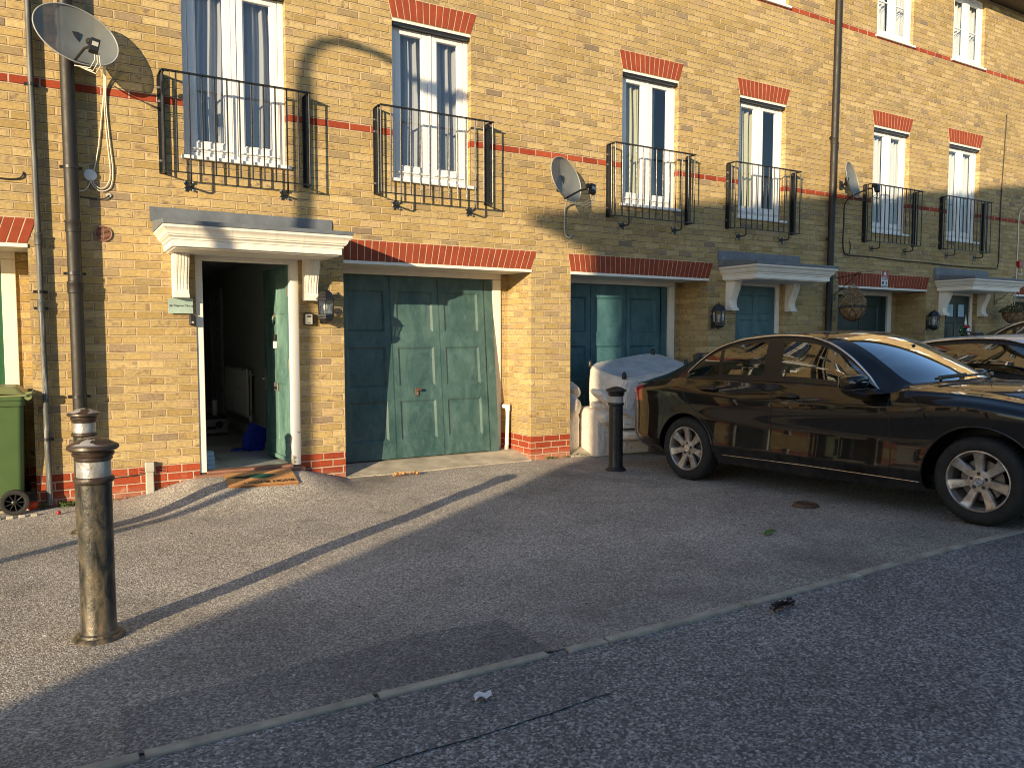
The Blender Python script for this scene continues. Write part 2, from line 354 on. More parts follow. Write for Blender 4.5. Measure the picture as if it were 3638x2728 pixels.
M['signw'] = simple('sign_white', (.62, .66, .68), .35, var=.05); M['signblk'] = simple('sign_print', (.02, .025, .04), .5); M['cyan'] = simple('sign_cyan', (.03, .22, .40), .4)
M['cfig'] = simple('dry_coco_liner', (.25, .16, .085), .95, var=.45, scale=25, bump=.01, bscale=60)
M['dry'] = simple('dry_plant', (.36, .29, .18), .9, var=.4, scale=30); M['leafg'] = simple('weed_leaf', (.10, .17, .03), .7, var=.4, scale=30)
M['leafd'] = simple('dark_leaf', (.035, .055, .02), .7, var=.4, scale=30); M['brownm'] = simple('rusty_iron_cover', (.09, .05, .03), .7, var=.3, scale=20, bump=.002)
M['paper'] = simple('white_paper', (.75, .75, .76), .8); M['lampm'] = simple('galvanised_lamp', (.30, .31, .32), .5, .4)
M['boxw'] = simple('carton_white', (.35, .35, .37), .6); M['pblue'] = simple('pale_blue_carton', (.35, .55, .68), .6)
M['bauble_r'] = simple('red_bauble', (.5, .02, .02), .15, .7); M['bauble_g'] = simple('green_bauble', (.02, .25, .08), .15, .7); M['bauble_s'] = simple('silver_bauble', (.7, .7, .72), .12, .9)
M['hatch'] = simple('steel_plate', (.55, .56, .54), .35, .9)

# ------------------------------------------------------------------ mesh builder
class MB:
    def __init__(s): s.v = []; s.f = []; s.mi = []
    def add(s, vs, fs, mi=0):
        b = len(s.v); s.v += [tuple(x) for x in vs]; s.f += [tuple(i + b for i in f) for f in fs]; s.mi += [mi] * len(fs); return s
    def box(s, x0, x1, y0, y1, z0, z1, mi=0, T=None):
        if x0 > x1: x0, x1 = x1, x0
        if y0 > y1: y0, y1 = y1, y0
        if z0 > z1: z0, z1 = z1, z0
        vs = [(x, y, z) for z in (z0, z1) for y in (y0, y1) for x in (x0, x1)]
        if T: vs = [T @ Vector(p) for p in vs]
        return s.add(vs, [(0, 2, 3, 1), (4, 5, 7, 6), (0, 1, 5, 4), (1, 3, 7, 5), (3, 2, 6, 7), (2, 0, 4, 6)], mi)
    def prism(s, pts, axis, a, b, mi=0, T=None):
        # pts 2D polygon; axis 'x': (y,z), 'y': (x,z), 'z': (x,y)
        def P(p, t): return {'x': (t, p[0], p[1]), 'y': (p[0], t, p[1]), 'z': (p[0], p[1], t)}[axis]
        n = len(pts); vs = [P(p, a) for p in pts] + [P(p, b) for p in pts]
        if T: vs = [T @ Vector(p) for p in vs]
        fs = [tuple(range(n))[::-1], tuple(range(n, 2 * n))] + [(i, (i + 1) % n, n + (i + 1) % n, n + i) for i in range(n)]
        return s.add(vs, fs, mi)
    def tube(s, pts, r, n=8, mi=0, caps=True, closed=False, flat=1.):
        pts = [Vector(p) for p in pts]; N = len(pts); rs = r if isinstance(r, (list, tuple)) else [r] * N
        vs = []; up = None
        for i, p in enumerate(pts):
            a = pts[(i - 1) % N] if (i > 0 or closed) else p; b = pts[(i + 1) % N] if (i < N - 1 or closed) else p
            t = (b - a).normalized()
            if up is None: up = Vector((0, 0, 1)) if abs(t.z) < .9 else Vector((0, 1, 0))
            x = up.cross(t)
            if x.length < 1e-4: x = Vector((1, 0, 0)).cross(t)
            x.normalize(); y = t.cross(x).normalized(); up = y
            for k in range(n):
                an = 2 * math.pi * (k + .5) / n; vs.append(p + x * math.cos(an) * rs[i] + y * math.sin(an) * rs[i] * flat)
        fs = []
        for i in range(N if closed else N - 1):
            for k in range(n):
                a = i * n + k; b = i * n + (k + 1) % n; c = ((i + 1) % N) * n + (k + 1) % n; d = ((i + 1) % N) * n + k
                fs.append((a, b, c, d))
        if caps and not closed: fs += [tuple(range(n))[::-1], tuple(range((N - 1) * n, N * n))]
        return s.add(vs, fs, mi)
    def lathe(s, prof, n=32, mi=0, c=(0, 0, 0), axis='z', T=None, cap=True):
        vs = []
        for r, z in prof:
            for k in range(n):
                a = 2 * math.pi * k / n; p = (r * math.cos(a), r * math.sin(a), z)
                if axis == 'y': p = (p[0], p[2], p[1])
                if axis == 'x': p = (p[2], p[0], p[1])
                p = Vector(p) + Vector(c); vs.append(T @ p if T else p)
        fs = [(i * n + k, i * n + (k + 1) % n, (i + 1) * n + (k + 1) % n, (i + 1) * n + k) for i in range(len(prof) - 1) for k in range(n)]
        s.add(vs, fs, mi)
        b = len(s.v) - len(vs)
        if not cap: return s
        if prof[0][0] > 1e-4: s.f.append(tuple(b + k for k in range(n))[::-1]); s.mi.append(mi)
        if prof[-1][0] > 1e-4: s.f.append(tuple(b + (len(prof) - 1) * n + k for k in range(n))); s.mi.append(mi)
        return s
    def sphere(s, c, r, n=12, m=8, mi=0, sc=(1, 1, 1)):
        prof = [(max(1e-5, math.sin(math.pi * i / m)) * r, -math.cos(math.pi * i / m) * r) for i in range(m + 1)]
        vs = []
        for rr, z in prof:
            for k in range(n):
                a = 2 * math.pi * k / n; vs.append((c[0] + rr * math.cos(a) * sc[0], c[1] + rr * math.sin(a) * sc[1], c[2] + z * sc[2]))
        return s.add(vs, [(i * n + k, i * n + (k + 1) % n, (i + 1) * n + (k + 1) % n, (i + 1) * n + k) for i in range(m) for k in range(n)], mi)
    def grid(s, fn, nu, nv, mi=0):
        vs = [fn(i / nu, j / nv) for j in range(nv + 1) for i in range(nu + 1)]
        return s.add(vs, [(j * (nu + 1) + i, j * (nu + 1) + i + 1, (j + 1) * (nu + 1) + i + 1, (j + 1) * (nu + 1) + i) for j in range(nv) for i in range(nu)], mi)
    def panel(s, x0, x1, z0, z1, y, dep=.014, w1=.03, w2=.075, mi=0):
        # raised-and-fielded door panel in the plane y, facing -y
        rings = [(0, 0), (w1 * .5, dep), (w1, dep), (w2, .003), (w2 + .001, .003)]
        vs = []
        for ins, d in rings: vs += [(x0 + ins, y + d, z0 + ins), (x1 - ins, y + d, z0 + ins), (x1 - ins, y + d, z1 - ins), (x0 + ins, y + d, z1 - ins)]
        fs = []
        for k in range(len(rings) - 1):
            for i in range(4): a = k * 4 + i; b = k * 4 + (i + 1) % 4; fs.append((a, b, b + 4, a + 4))
        e = (len(rings) - 1) * 4; fs.append((e, e + 1, e + 2, e + 3))
        return s.add(vs, fs, mi)
    def build(s, name, mat, parent=None, smooth=False, bev=0, org=None, T=None):
        o0 = Vector(org) if org is not None else (parent['_o'] if False else ORG.get(parent.name, Vector((0, 0, 0))) if parent else Vector((0, 0, 0)))
        me = bpy.data.meshes.new(name)
        vs = [(T @ Vector(p) if T else Vector(p)) - o0 for p in s.v]
        me.from_pydata(vs, [], s.f)
        mats = mat if isinstance(mat, (list, tuple)) else [mat]
        for m in mats: me.materials.append(M[m] if isinstance(m, str) else m)
        me.polygons.foreach_set('material_index', s.mi)
        if smooth: me.polygons.foreach_set('use_smooth', [True] * len(s.f))
        bm = bmesh.new(); bm.from_mesh(me); bmesh.ops.recalc_face_normals(bm, faces=bm.faces) if smooth != 'keep' else None; bm.to_mesh(me); bm.free()
        if smooth == 'auto': me.set_sharp_from_angle(angle=R(38))
        me.update()
        o = bpy.data.objects.new(name, me); col.objects.link(o)
        if parent: o.parent = parent; ORG[o.name] = o0
        else: o.location = o0; ORG[o.name] = o0
        if bev:
            b = o.modifiers.new('bevel', 'BEVEL'); b.width = bev; b.segments = 2; b.limit_method = 'ANGLE'; b.angle_limit = R(40)
        return o
ORG = {}
def tag(o, label=None, cat=None, group=None, kind=None):
    if label: o['label'] = label
    if cat: o['category'] = cat
    if group: o['group'] = group
    if kind: o['kind'] = kind
    return o
def empty(name, loc, label=None, cat=None, group=None, rz=0, local=False):
    o = bpy.data.objects.new(name, None); col.objects.link(o); o.location = loc; o.rotation_euler.z = rz
    o.empty_display_size = .2; ORG[o.name] = Vector((0, 0, 0)) if local else Vector(loc)
    return tag(o, label, cat, group)
def copy_tree(o, parent=None):
    c = o.copy(); col.objects.link(c)
    if parent: c.parent = parent
    for ch in list(o.children): copy_tree(ch, c)
    return c
def text_mesh(name, body, size, mat, parent, loc, rot, org=(0, 0, 0), ext=.0006, align='CENTER', sx=1.):
    cu = bpy.data.curves.new(name + '_curve', 'FONT'); cu.body = body; cu.size = size; cu.align_x = align; cu.align_y = 'CENTER'; cu.extrude = ext
    t = bpy.data.objects.new(name + '_tmp', cu); col.objects.link(t)
    dg = bpy.context.evaluated_depsgraph_get(); dg.update()
    me = bpy.data.meshes.new_from_object(t.evaluated_get(dg)); me.name = name
    bpy.data.objects.remove(t); bpy.data.curves.remove(cu)
    T = Matrix.Translation(Vector(loc) - Vector(org)) @ rot.to_4x4() @ Matrix.Diagonal((sx, 1, 1, 1))
    me.transform(T); me.materials.clear(); me.materials.append(M[mat])
    o = bpy.data.objects.new(name, me); col.objects.link(o)
    if parent: o.parent = parent
    return o
FACE = Matrix.Rotation(R(90), 3, 'X')      # text standing upright, facing -Y
def pchip(xs, ys):
    n = len(xs); h = [xs[i + 1] - xs[i] for i in range(n - 1)]; dl = [(ys[i + 1] - ys[i]) / h[i] for i in range(n - 1)]
    m = [dl[0]] + [0] * (n - 2) + [dl[-1]]
    for i in range(1, n - 1):
        if dl[i - 1] * dl[i] > 0:
            w1 = 2 * h[i] + h[i - 1]; w2 = h[i] + 2 * h[i - 1]; m[i] = (w1 + w2) / (w1 / dl[i - 1] + w2 / dl[i])
    def f(x):
        if x <= xs[0]: return ys[0]
        if x >= xs[-1]: return ys[-1]
        i = 0
        while x > xs[i + 1]: i += 1
        t = (x - xs[i]) / h[i]
        return (2 * t**3 - 3 * t**2 + 1) * ys[i] + (t**3 - 2 * t**2 + t) * h[i] * m[i] + (-2 * t**3 + 3 * t**2) * ys[i + 1] + (t**3 - t**2) * h[i] * m[i + 1]
    return f
def ss(a, b, x):
    t = max(0, min(1, (x - a) / (b - a))); return t * t * (3 - 2 * t)

# ------------------------------------------------------------------ ground
KX = pchip([-9, 2, 2.74, 3.3, 4.2, 5, 6, 25], [-4.81, -4.81, -4.821, -4.86, -4.925, -4.95, -4.955, -4.955])
def rise(x, y):
    r_ = .0359 * max(0, min(-1.87 - y, 2.95)) * ss(2.3, 5.3, x)
    return r_ * (1 - ss(5.2, 9.5, -y))
def gz(x, y):
    m = .148 * ss(.45, 1.22, x) * (1 - .93 * max(0, min(1, (x - 2.12) / .46))) * (1 - ss(2.4, 2.95, x)) * (1 - ss(.05, 1.1, -y))
    for c in (8.75, 13.85, 18.95, -3.45): m += .13 * (1 - ss(.3, .95, abs(x - c))) * (1 - ss(.2, 1.4, -y))
    u = .012 * noise.noise((x * .8, y * .8, 0)) + .004 * noise.noise((x * 3, y * 3, 2))
    edge = ss(0, .5, y + 4.95)
    return m + u * edge + rise(x, y)
ORG0 = Vector((0, 0, 0))
def dpt(u, v):
    x = -9 + 34 * u; k_ = KX(x) + .02; y = k_ + (.05 - k_) * v; return (x, y, gz(x, y))
g = MB(); g.grid(dpt, 560, 84)
tag(g.build('driveway', 'asph', smooth=True), kind='structure')
def rpt(u, v):
    a = (u - .5) * 2; x = 8 + 17 * a * .999 + 111 * (abs(a) ** 5) * (1 if a > 0 else -1); k_ = KX(x) - .028; t = (1 - v); y = k_ - 12 * t - 143 * t ** 6
    return (x, y, -.004 + rise(x, max(y, -12)) - .25 * ss(.3, .9, t))
g = MB(); g.grid(rpt, 220, 160)
tag(g.build('road', 'road', smooth=True), kind='structure')
g = MB()
for a, b in ((-120, -9), (25, 120)): g.box(a, b, -4.79, 40, -.2, -.004)
tag(g.build('ground', 'asph'), kind='structure')
# flush concrete edging stones
g = MB(); x = -8.84; k = 0
cuts = [-8.84 + .905 * i for i in range(10)] + [.233, .951, 1.977]
for i in range(-10, 26):
    x0 = .233 + .875 * i; x1 = x0 + .867
    if i == 1: x1 = 1.975 - .02; x0 = 1.115
    if i == 2: x0, x1 = 2.058, 2.288
    if i >= 3: x0 = 2.297 + (i - 3) * 1.0 * .905; x1 = x0 + .896
    if i == 0: x1 = 1.105
    dy = random.uniform(-.008, .008); dz = random.uniform(-.002, .003)
    xm = (x0 + x1) / 2; ya, yb = KX(x0), KX(x1)
    vs_ = [(xx, (ya if xx < xm else yb) + o_ + dy, (zz if zz < 0 else zz + dz) + rise(xx, (ya if xx < xm else yb))) for zz in (-.1, .008) for o_ in (-.027, .027) for xx in (x0 + .005, x1 - .005)]
    g.add(vs_, [(0, 2, 3, 1), (4, 5, 7, 6), (0, 1, 5, 4), (1, 3, 7, 5), (3, 2, 6, 7), (2, 0, 4, 6)])
o = g.build('kerb_edging', 'conc', bev=.006); tag(o, kind='structure')
g = MB(); g.grid(lambda u, v: (-9 + 34 * u, KX(-9 + 34 * u) - .045 + .09 * v, rise(-9 + 34 * u, KX(-9 + 34 * u)) - .005), 340, 1); tag(g.build('kerb_joint', 'patch'), kind='structure')
def poly_sheet(name, pts, z, mat, zf=None):
    g = MB(); n = len(pts); cx = sum(p[0] for p in pts) / n; cy = sum(p[1] for p in pts) / n
    ring = []
    for i in range(n):
        a, b = pts[i], pts[(i + 1) % n]; m = max(2, int(math.dist(a, b) / .05))
        for k in range(m):
            t = k / m; px = a[0] + (b[0] - a[0]) * t; py = a[1] + (b[1] - a[1]) * t
            j = .012 * noise.noise((px * 9, py * 9, 3)); ring.append((px + j, py + j))
    L = 14
    vs = []
    for l in range(L + 1):
        for p in ring:
            x = cx + (p[0] - cx) * l / L; y = cy + (p[1] - cy) * l / L
            vs.append((x, y, (zf(x, y) if zf else 0) + z))
    m = len(ring); fs = [(l * m + i, l * m + (i + 1) % m, (l + 1) * m + (i + 1) % m, (l + 1) * m + i) for l in range(L) for i in range(m)]
    g.add(vs, fs); return g.build(name, mat, smooth=True)
tag(poly_sheet('driveway_patch', [(.19, -4.38), (1.0, -4.33), (1.5, -4.27), (1.98, -4.31), (1.985, -4.79), (.18, -4.79)], .004, 'dpatch', gz), kind='structure')
tag(poly_sheet('road_patch', [(.18, -4.88), (2.0, -4.88), (1.97, -5.27), (1.45, -5.30), (1.02, -5.29), (.16, -5.36)], .002, 'patch'), kind='structure')

# ------------------------------------------------------------------ houses
def wall_front(parent, x0, x1, z1, holes):
    xs = sorted({x0, x1} | {h[i] for h in holes for i in (0, 1)}); zs = sorted({-.1, z1} | {h[i] for h in holes for i in (2, 3)})
    g = MB()
    for i in range(len(xs) - 1):
        for j in range(len(zs) - 1):
            cx, cz = (xs[i] + xs[i + 1]) / 2, (zs[j] + zs[j + 1]) / 2
            if any(h[0] < cx < h[1] and h[2] < cz < h[3] for h in holes): continue
            g.add([(xs[i], 0, zs[j]), (xs[i + 1], 0, zs[j]), (xs[i + 1], 0, zs[j + 1]), (xs[i], 0, zs[j + 1])], [(0, 1, 2, 3)])
    for a, b, c, d, dep in holes:
        g.add([(a, 0, c), (a, 0, d), (a, dep, d), (a, dep, c)], [(0, 1, 2, 3)])
        g.add([(b, 0, c), (b, dep, c), (b, dep, d), (b, 0, d)], [(0, 1, 2, 3)])
        g.add([(a, 0, d), (b, 0, d), (b, dep, d), (a, dep, d)], [(0, 1, 2, 3)])
        g.add([(a, 0, c), (a, dep, c), (b, dep, c), (b, 0, c)], [(0, 1, 2, 3)])
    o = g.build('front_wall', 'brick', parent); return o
def arch(parent, x0, x1, z0, z1, n, sp0, sp1):
    g = MB()
    g.prism([(x0 - .004, z0), (x1 + .004, z0), (x1 + sp1, z1 + .004), (x0 - sp0, z1 + .004)], 'y', -.0012, .01, 1)
    for i in range(n):
        def X(t, top): return (x0 - sp0 * top) + (x1 - x0 + (sp0 + sp1) * top) * t
        a = i / n; b = (i + 1) / n; m = .0045
        j = random.uniform(-.0012, .0012)
        g.prism([(X(a, 0) + m + j, z0 + random.uniform(0, .002)), (X(b, 0) - m + j, z0), (X(b, 1) - m - j, z1 - .004 + random.uniform(-.002, .002)), (X(a, 1) + m - j, z1 - .004)], 'y', -.0042 + random.uniform(-.001, .001), .008, 0)
    return g.build('brick_arch', ['red', 'mortar'], parent, bev=.0022)
def curtain_fn(x0, x1, y, amp, waves, ph, gather=0):
    def f(u, v, z0, z1):
        z = z0 + (z1 - z0) * v; xx = x0 + (x1 - x0) * u
        return (xx + .012 * math.sin(5 * v + ph + u * 4), y + amp * (.4 + .6 * (1 - v * .3)) * math.sin(u * waves * 6.283 + ph + .5 * math.sin(v * 3)) + .4 * amp * math.sin(u * waves * 15 + ph), z)
    return f
def window(parent, x0, x1, z0, z1, depth, curt, label=None, upper=False, ph=0.):
    fy0, fy1 = depth, depth + .07
    w = .055; mid = (x0 + x1) / 2
    g = MB(); zs = z0 + .035
    g.box(x0, x0 + w, fy0, fy1, zs, z1 - .0); g.box(x1 - w, x1, fy0, fy1, zs, z1)
    g.box(x0 + w, x1 - w, fy0, fy1, z1 - w, z1); g.box(x0 + w, x1 - w, fy0, fy1, zs, zs + w)
    g.box(mid - .022, mid + .022, fy0, fy1, zs + w, z1 - w)
    fr = g.build('window', 'upvc', parent, bev=.005)
    if label: fr['label'] = label
    for a, b in ((x0 + w, mid - .022), (mid + .022, x1 - w)):
        g = MB(); sw = .062; za, zb = zs + w, z1 - w
        sy0, sy1 = fy0 + .006, fy0 + .055
        a += .003; b -= .003; za += .003; zb -= .003; bt = .095 if not upper else .06
        g.box(a, a + sw, sy0, sy1, za, zb); g.box(b - sw, b, sy0, sy1, za, zb)
        g.box(a + sw, b - sw, sy0, sy1, za, za + bt); g.box(a + sw, b - sw, sy0, sy1, zb - sw, zb)
        # glazing bead
        for q in ((a + sw, a + sw + .012), (b - sw - .012, b - sw)): g.box(q[0], q[1], sy0 + .008, sy1 - .01, za + bt, zb - sw)
        g.box(a + sw + .012, b - sw - .012, sy0 + .008, sy1 - .01, za + bt, za + bt + .012)
        if not upper: g.box(a + .008, b - .008, sy0 - .02, sy0 + .004, za + .022, za + .034)
        if upper: g.box(a + sw, b - sw, sy0 + .014, sy1 - .012, (za + zb) / 2 - .008, (za + zb) / 2 + .012)
        g.build('sash', 'upvc', fr, bev=.006)
        g = MB(); g.add([(a + sw - .01, sy0 + .02, za + bt - .01), (b - sw + .01, sy0 + .02, za + bt - .01), (b - sw + .01, sy0 + .02, zb - sw + .01), (a + sw - .01, sy0 + .02, zb - sw + .01)], [(0, 1, 2, 3)])
        pn = g.build('pane', 'glass', fr)
        if upper:
            g = MB(); mt = za + (zb - za) * .5; g.tube([(b - sw - .01, sy0 + .045, mt - .02), (a + sw + .03, sy0 + .06, mt - .16)], .004)
            g.build('stay', 'blackp', fr)
    g = MB(); g.box(x0 - .03, x1 + .035, -.035, fy1, z0, z0 + .034); g.build('sill', 'upvc', fr, bev=.006)
    if not upper:
        g = MB(); g.box(x0 + .002, x1 - .002, .004, fy0 + .004, z1 - .03, z1 - .001); g.box(x0 + .01, x1 - .01, .018, fy0 + .02, z1 - .062, z1 - .034, 1)  # white trim, then a black strip standing in for the shadow gap below
        g.build('lintel_trim_shade', ['white', 'iron'], fr)
    # curtains inside
    y = fy1 + .045
    m = {'grey': 'curt', 'cream': 'curtc', 'white': 'curtw'}[curt]
    spans = {'grey': [(x0 + .02, mid + .05), (mid + .17, x1 - .02)], 'cream': [(x0 + .02, mid - .02), (mid + .06, mid + .22)], 'white': [(x0 + .02, mid - .03), (mid + .2, x1)]}[curt]
    if curt == 'grey' and ph > 1: spans = [(x0 + .1, mid + .0), (mid + .03, x1 - .02)]
    for i, (a, b) in enumerate(spans):
        f = curtain_fn(a, b, y, .028, (b - a) * 9, ph + i)
        g = MB(); g.grid(lambda u, v: f(u, v, zs + .04, z1 - .05), 60, 24); g.build('curtain', m, fr, smooth=True)
    return fr
def canopy(parent, XL, XR, label):
    root = MB()
    lv = [(0, 2.25), (0, 2.305), (.012, 2.309), (.012, 2.322), (.020, 2.330), (.034, 2.337), (.034, 2.345), (.044, 2.352), (.048, 2.368), (.056, 2.383), (.070, 2.396), (.078, 2.403), (.078, 2.424)]
    F = .60
    vs = []
    for off, z in lv: vs += [(XL - off, -.0, z), (XL - off, -F - off, z), (XR + off, -F - off, z), (XR + off, -.0, z)]
    fs = [(i * 4 + k, i * 4 + k + 1, i * 4 + k + 5, i * 4 + k + 4) for i in range(len(lv) - 1) for k in range(3)]
    root.add(vs, fs); root.add(vs[:4], [(0, 1, 2, 3)])
    # soffit frame moulding
    root.box(XL + .02, XR - .02, -F + .03, -.02, 2.238, 2.249)
    c = root.build('canopy', 'white', parent); c.data.set_sharp_from_angle(angle=R(30)); c['label'] = label
    g = MB(); o = .088
    g.prism([(0, 2.53), (-F - o, 2.462), (-F - o, 2.424), (0, 2.4245)], 'x', XL - o, XR + o); g.build('lead_roof', 'lead', c, bev=.006)
    g = MB()
    def fl(u, v):
        return (XL - .11 + (XR - XL + .205) * u, -.008 - .006 * math.sin(v * 3.14) - .002 * noise.noise((u * 8, v * 3, XL)), 2.527 + .128 * v + (.003 * noise.noise((u * 12, 0, 4)) if v > .9 else 0))
    g.grid(fl, 60, 5); g.build('lead_flashing', 'lead', c, smooth=True)
    for xa in (XL + .06, XR - .215):
        g = MB(); W_ = .137
        S = [(0, 1.835), (-.125, 1.835), (-.127, 1.862), (-.098, 1.88), (-.083, 1.915), (-.082, 1.96), (-.094, 2.01), (-.118, 2.07), (-.142, 2.12), (-.158, 2.17), (-.166, 2.215), (-.17, 2.249), (0, 2.249)]
        g.prism(S, 'x', xa, xa + W_)
        R_ = [(-.084, 1.885)] + S[4:11] + [(-.1675, 2.24)]
        for k in range(4):
            a = xa + .018 + k * .0265
            pr = [(p[0] - .007, p[1]) for p in R_]; pr = pr + [(p[0] + .004, p[1]) for p in R_[::-1]]
            g.prism(pr, 'x', a, a + .0215)
        g.build('corbel', 'white', c, bev=.004)
    return c
def garage(parent, ox, w, mat, label, tilt=0., dy=.0):
    zt = 2.262; fy = .53
    # brick return, painted frame, boarded soffit, leaf
    L0, L1 = ox + .10, ox + 1.94
    g = MB(); fx = ox + 2.06
    g.box(fx, fx + .11, fy, fy + .09, .06, 2.17); g.box(ox + .02, fx + .11, fy, fy + .09, 2.172, 2.262); g.box(ox + .02, ox + .085, fy, fy + .09, .06, 2.17)
    fr = g.build('garage_frame', 'white', parent, bev=.004)
    g = MB(); g.add([(fx + .11, fy + .02, 0), (ox + w, fy + .02, 0), (ox + w, fy + .02, zt), (fx + .11, fy + .02, zt)], [(0, 1, 2, 3)])
    g.box(fx + .1102, ox + w, fy + .021, fy + .1, 0, zt)
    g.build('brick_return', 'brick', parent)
    g = MB(); g.box(ox, ox + w, -.012, .018, zt - .03, zt + .001)
    n = int(w / .1)
    for i in range(5):
        g.box(ox + .001, ox + w - .001, .02 + i * .102, .02 + i * .102 + .096, zt - .024, zt - .002)
    g.box(ox, ox + w, .02, .53, zt - .012, zt - .002); g.build('soffit', 'white', parent)
    # leaf, hinged at the top
    T = Matrix.Translation((0, fy + .035 + dy, 2.165)) @ Matrix.Rotation(-tilt, 4, 'X') @ Matrix.Translation((0, 0, -2.165))
    g = MB(); z0, z1 = .095, 2.165; wd = L1 - L0; cols = []
    cx = [(L0 + wd / 2 - .60 - .225), (L0 + wd / 2 - .225), (L0 + wd / 2 + .60 - .225)]
    rows = [(.295, .745), (.905, 1.355), (1.53, 2.0)]
    xs = sorted({L0, L1} | {c for c in cx} | {c + .45 for c in cx}); zs = sorted({z0, z1} | {r for q in rows for r in q})
    for i in range(len(xs) - 1):
        for j in range(len(zs) - 1):
            mx, mz = (xs[i] + xs[i + 1]) / 2, (zs[j] + zs[j + 1]) / 2
            if any(c < mx < c + .45 for c in cx) and any(r[0] < mz < r[1] for r in rows): continue
            g.add([(xs[i], 0, zs[j]), (xs[i + 1], 0, zs[j]), (xs[i + 1], 0, zs[j + 1]), (xs[i], 0, zs[j + 1])], [(0, 1, 2, 3)])
    for c in cx:
        for r in rows: g.panel(c, c + .45, r[0], r[1], 0, .014, .05, .095)
    for c in (cx[0] + .525, cx[1] + .525): g.box(c - .004, c - .001, -.004, .001, z0, z1); g.box(c + .003, c + .006, -.004, .001, z0, z1)
    g.box(L0, L0 + .012, 0, .04, z0, z1); g.box(L1 - .012, L1, 0, .04, z0, z1); g.box(L0, L1, .002, .04, z0 - .003, z0 + .01); g.box(L0, L1, .002, .04, z1 - .01, z1)
    g.box(L0 + .01, L1 - .01, .03, .04, z0, z1)
    lf = g.build('garage_door', mat, parent, T=T); lf['label'] = label
    lf.data.set_sharp_from_angle(angle=R(20))
    g = MB(); g.box(L1 + .004, fx - .002, 0, .035, z0 - .03, z1); g.build('side_strip', mat, lf, T=T if tilt else T)
    hx = cx[1] + .21
    g = MB(); g.box(hx - .02, hx + .02, -.012, 0, .79, .885); g.lathe([(.012, -.05), (.012, -.012)], 12, c=(hx, 0, .865), axis='y'); g.box(hx - .014, hx + .035, -.062, -.045, .85, .88)
    g.build('handle', 'brownm', lf, T=T, bev=.003)
    g = MB(); g.lathe([(.009, -.016), (.009, -.011)], 12, c=(hx, 0, .82), axis='y'); g.build('lock', 'bolt', lf, T=T)
    # concrete apron in the opening
    g = MB(); g.add([(ox, -.02, -.02), (ox + w, -.02, -.02), (ox + w, -.02, .012), (ox, -.02, .012), (ox, .34, .085), (ox + w, .34, .085), (ox, .72, .095), (ox + w, .72, .095)],
                    [(3, 2, 5, 4), (4, 5, 7, 6), (0, 1, 2, 3)])
    g.build('concrete_apron', 'apron', parent)
def door_leaf(parent, mat, T, w, z0, z1, label, glazed=False, bell=True, letter=True, letter_z=.95):
    # local: hinge at x=0, leaf runs to x=-w, outer face looks towards -y
    g = MB(); a = .105; m = .075; pw = (w - 2 * a - m) / 2
    cols = [(-w + a, -w + a + pw), (-a - pw, -a)]
    rows = [(z0 + .20, z0 + .80), (z0 + .94, z0 + 1.52), (z0 + 1.60, z1 - .12)]
    xs = sorted({-w, 0} | {c for q in cols for c in q}); zs = sorted({z0, z1} | {r for q in rows for r in q})
    for i in range(len(xs) - 1):
        for j in range(len(zs) - 1):
            mx, mz = (xs[i] + xs[i + 1]) / 2, (zs[j] + zs[j + 1]) / 2
            if any(c[0] < mx < c[1] for c in cols) and any(r[0] < mz < r[1] for r in rows): continue
            g.add([(xs[i], 0, zs[j]), (xs[i + 1], 0, zs[j]), (xs[i + 1], 0, zs[j + 1]), (xs[i], 0, zs[j + 1])], [(0, 1, 2, 3)])
    for c in cols:
        for k, r in enumerate(rows):
            if k == 2 and glazed: continue
            g.panel(c[0], c[1], r[0], r[1], 0, .008, .025, .06)
    g.box(-w, 0, .0445, .0455, z0, z1); g.box(-w, -w + .001, 0, .045, z0, z1); g.box(-.001, 0, 0, .045, z0, z1); g.box(-w, 0, 0, .045, z1 - .001, z1); g.box(-w, 0, .001, .045, z0, z0 + .001)
    g.box(-w + .01, -.01, -.018, 0, z0 + .01, z0 + .05)
    d = g.build('front_door', mat, parent, T=T, org=ORG[parent.name]); d['label'] = label; d.data.set_sharp_from_angle(angle=R(20))
    ORG[d.name] = ORG[parent.name]
    if glazed:
        for c in cols:
            g = MB(); g.box(c[0] + .03, c[1] - .03, .004, .012, rows[2][0] + .03, rows[2][1] - .03); g.build('door_pane', 'pblue', d, T=T)
            g = MB()
            for q in ((c[0], c[0] + .03), (c[1] - .03, c[1])): g.box(q[0], q[1], -.008, .02, rows[2][0], rows[2][1])
            for q in ((rows[2][0], rows[2][0] + .03), (rows[2][1] - .03, rows[2][1])): g.box(c[0] + .03, c[1] - .03, -.008, .02, q[0], q[1])
            g.build('pane_frame', mat, d, T=T)
    if letter:
        g = MB(); g.box(-w / 2 - .07, -w / 2 + .07, -.014, 0, letter_z - .04, letter_z + .045); g.build('letter_plate', 'bolt', d, T=T, bev=.004)
        g = MB(); g.box(-w / 2 - .055, -w / 2 + .055, -.018, -.013, letter_z - .025, letter_z + .005); g.build('letter_flap', 'blackp', d, T=T, bev=.003)
    if bell:
        bx = -w / 2 + .02 if bell is True else bell
        g = MB(); g.box(bx - .026, bx + .026, -.03, 0, 1.43, 1.50); g.build('bell_lens', 'blackp', d, T=T, bev=.006)
        g = MB(); g.box(bx - .026, bx + .026, -.029, 0, 1.355, 1.43); g.build('doorbell', 'upvc', d, T=T, bev=.006)
    return d
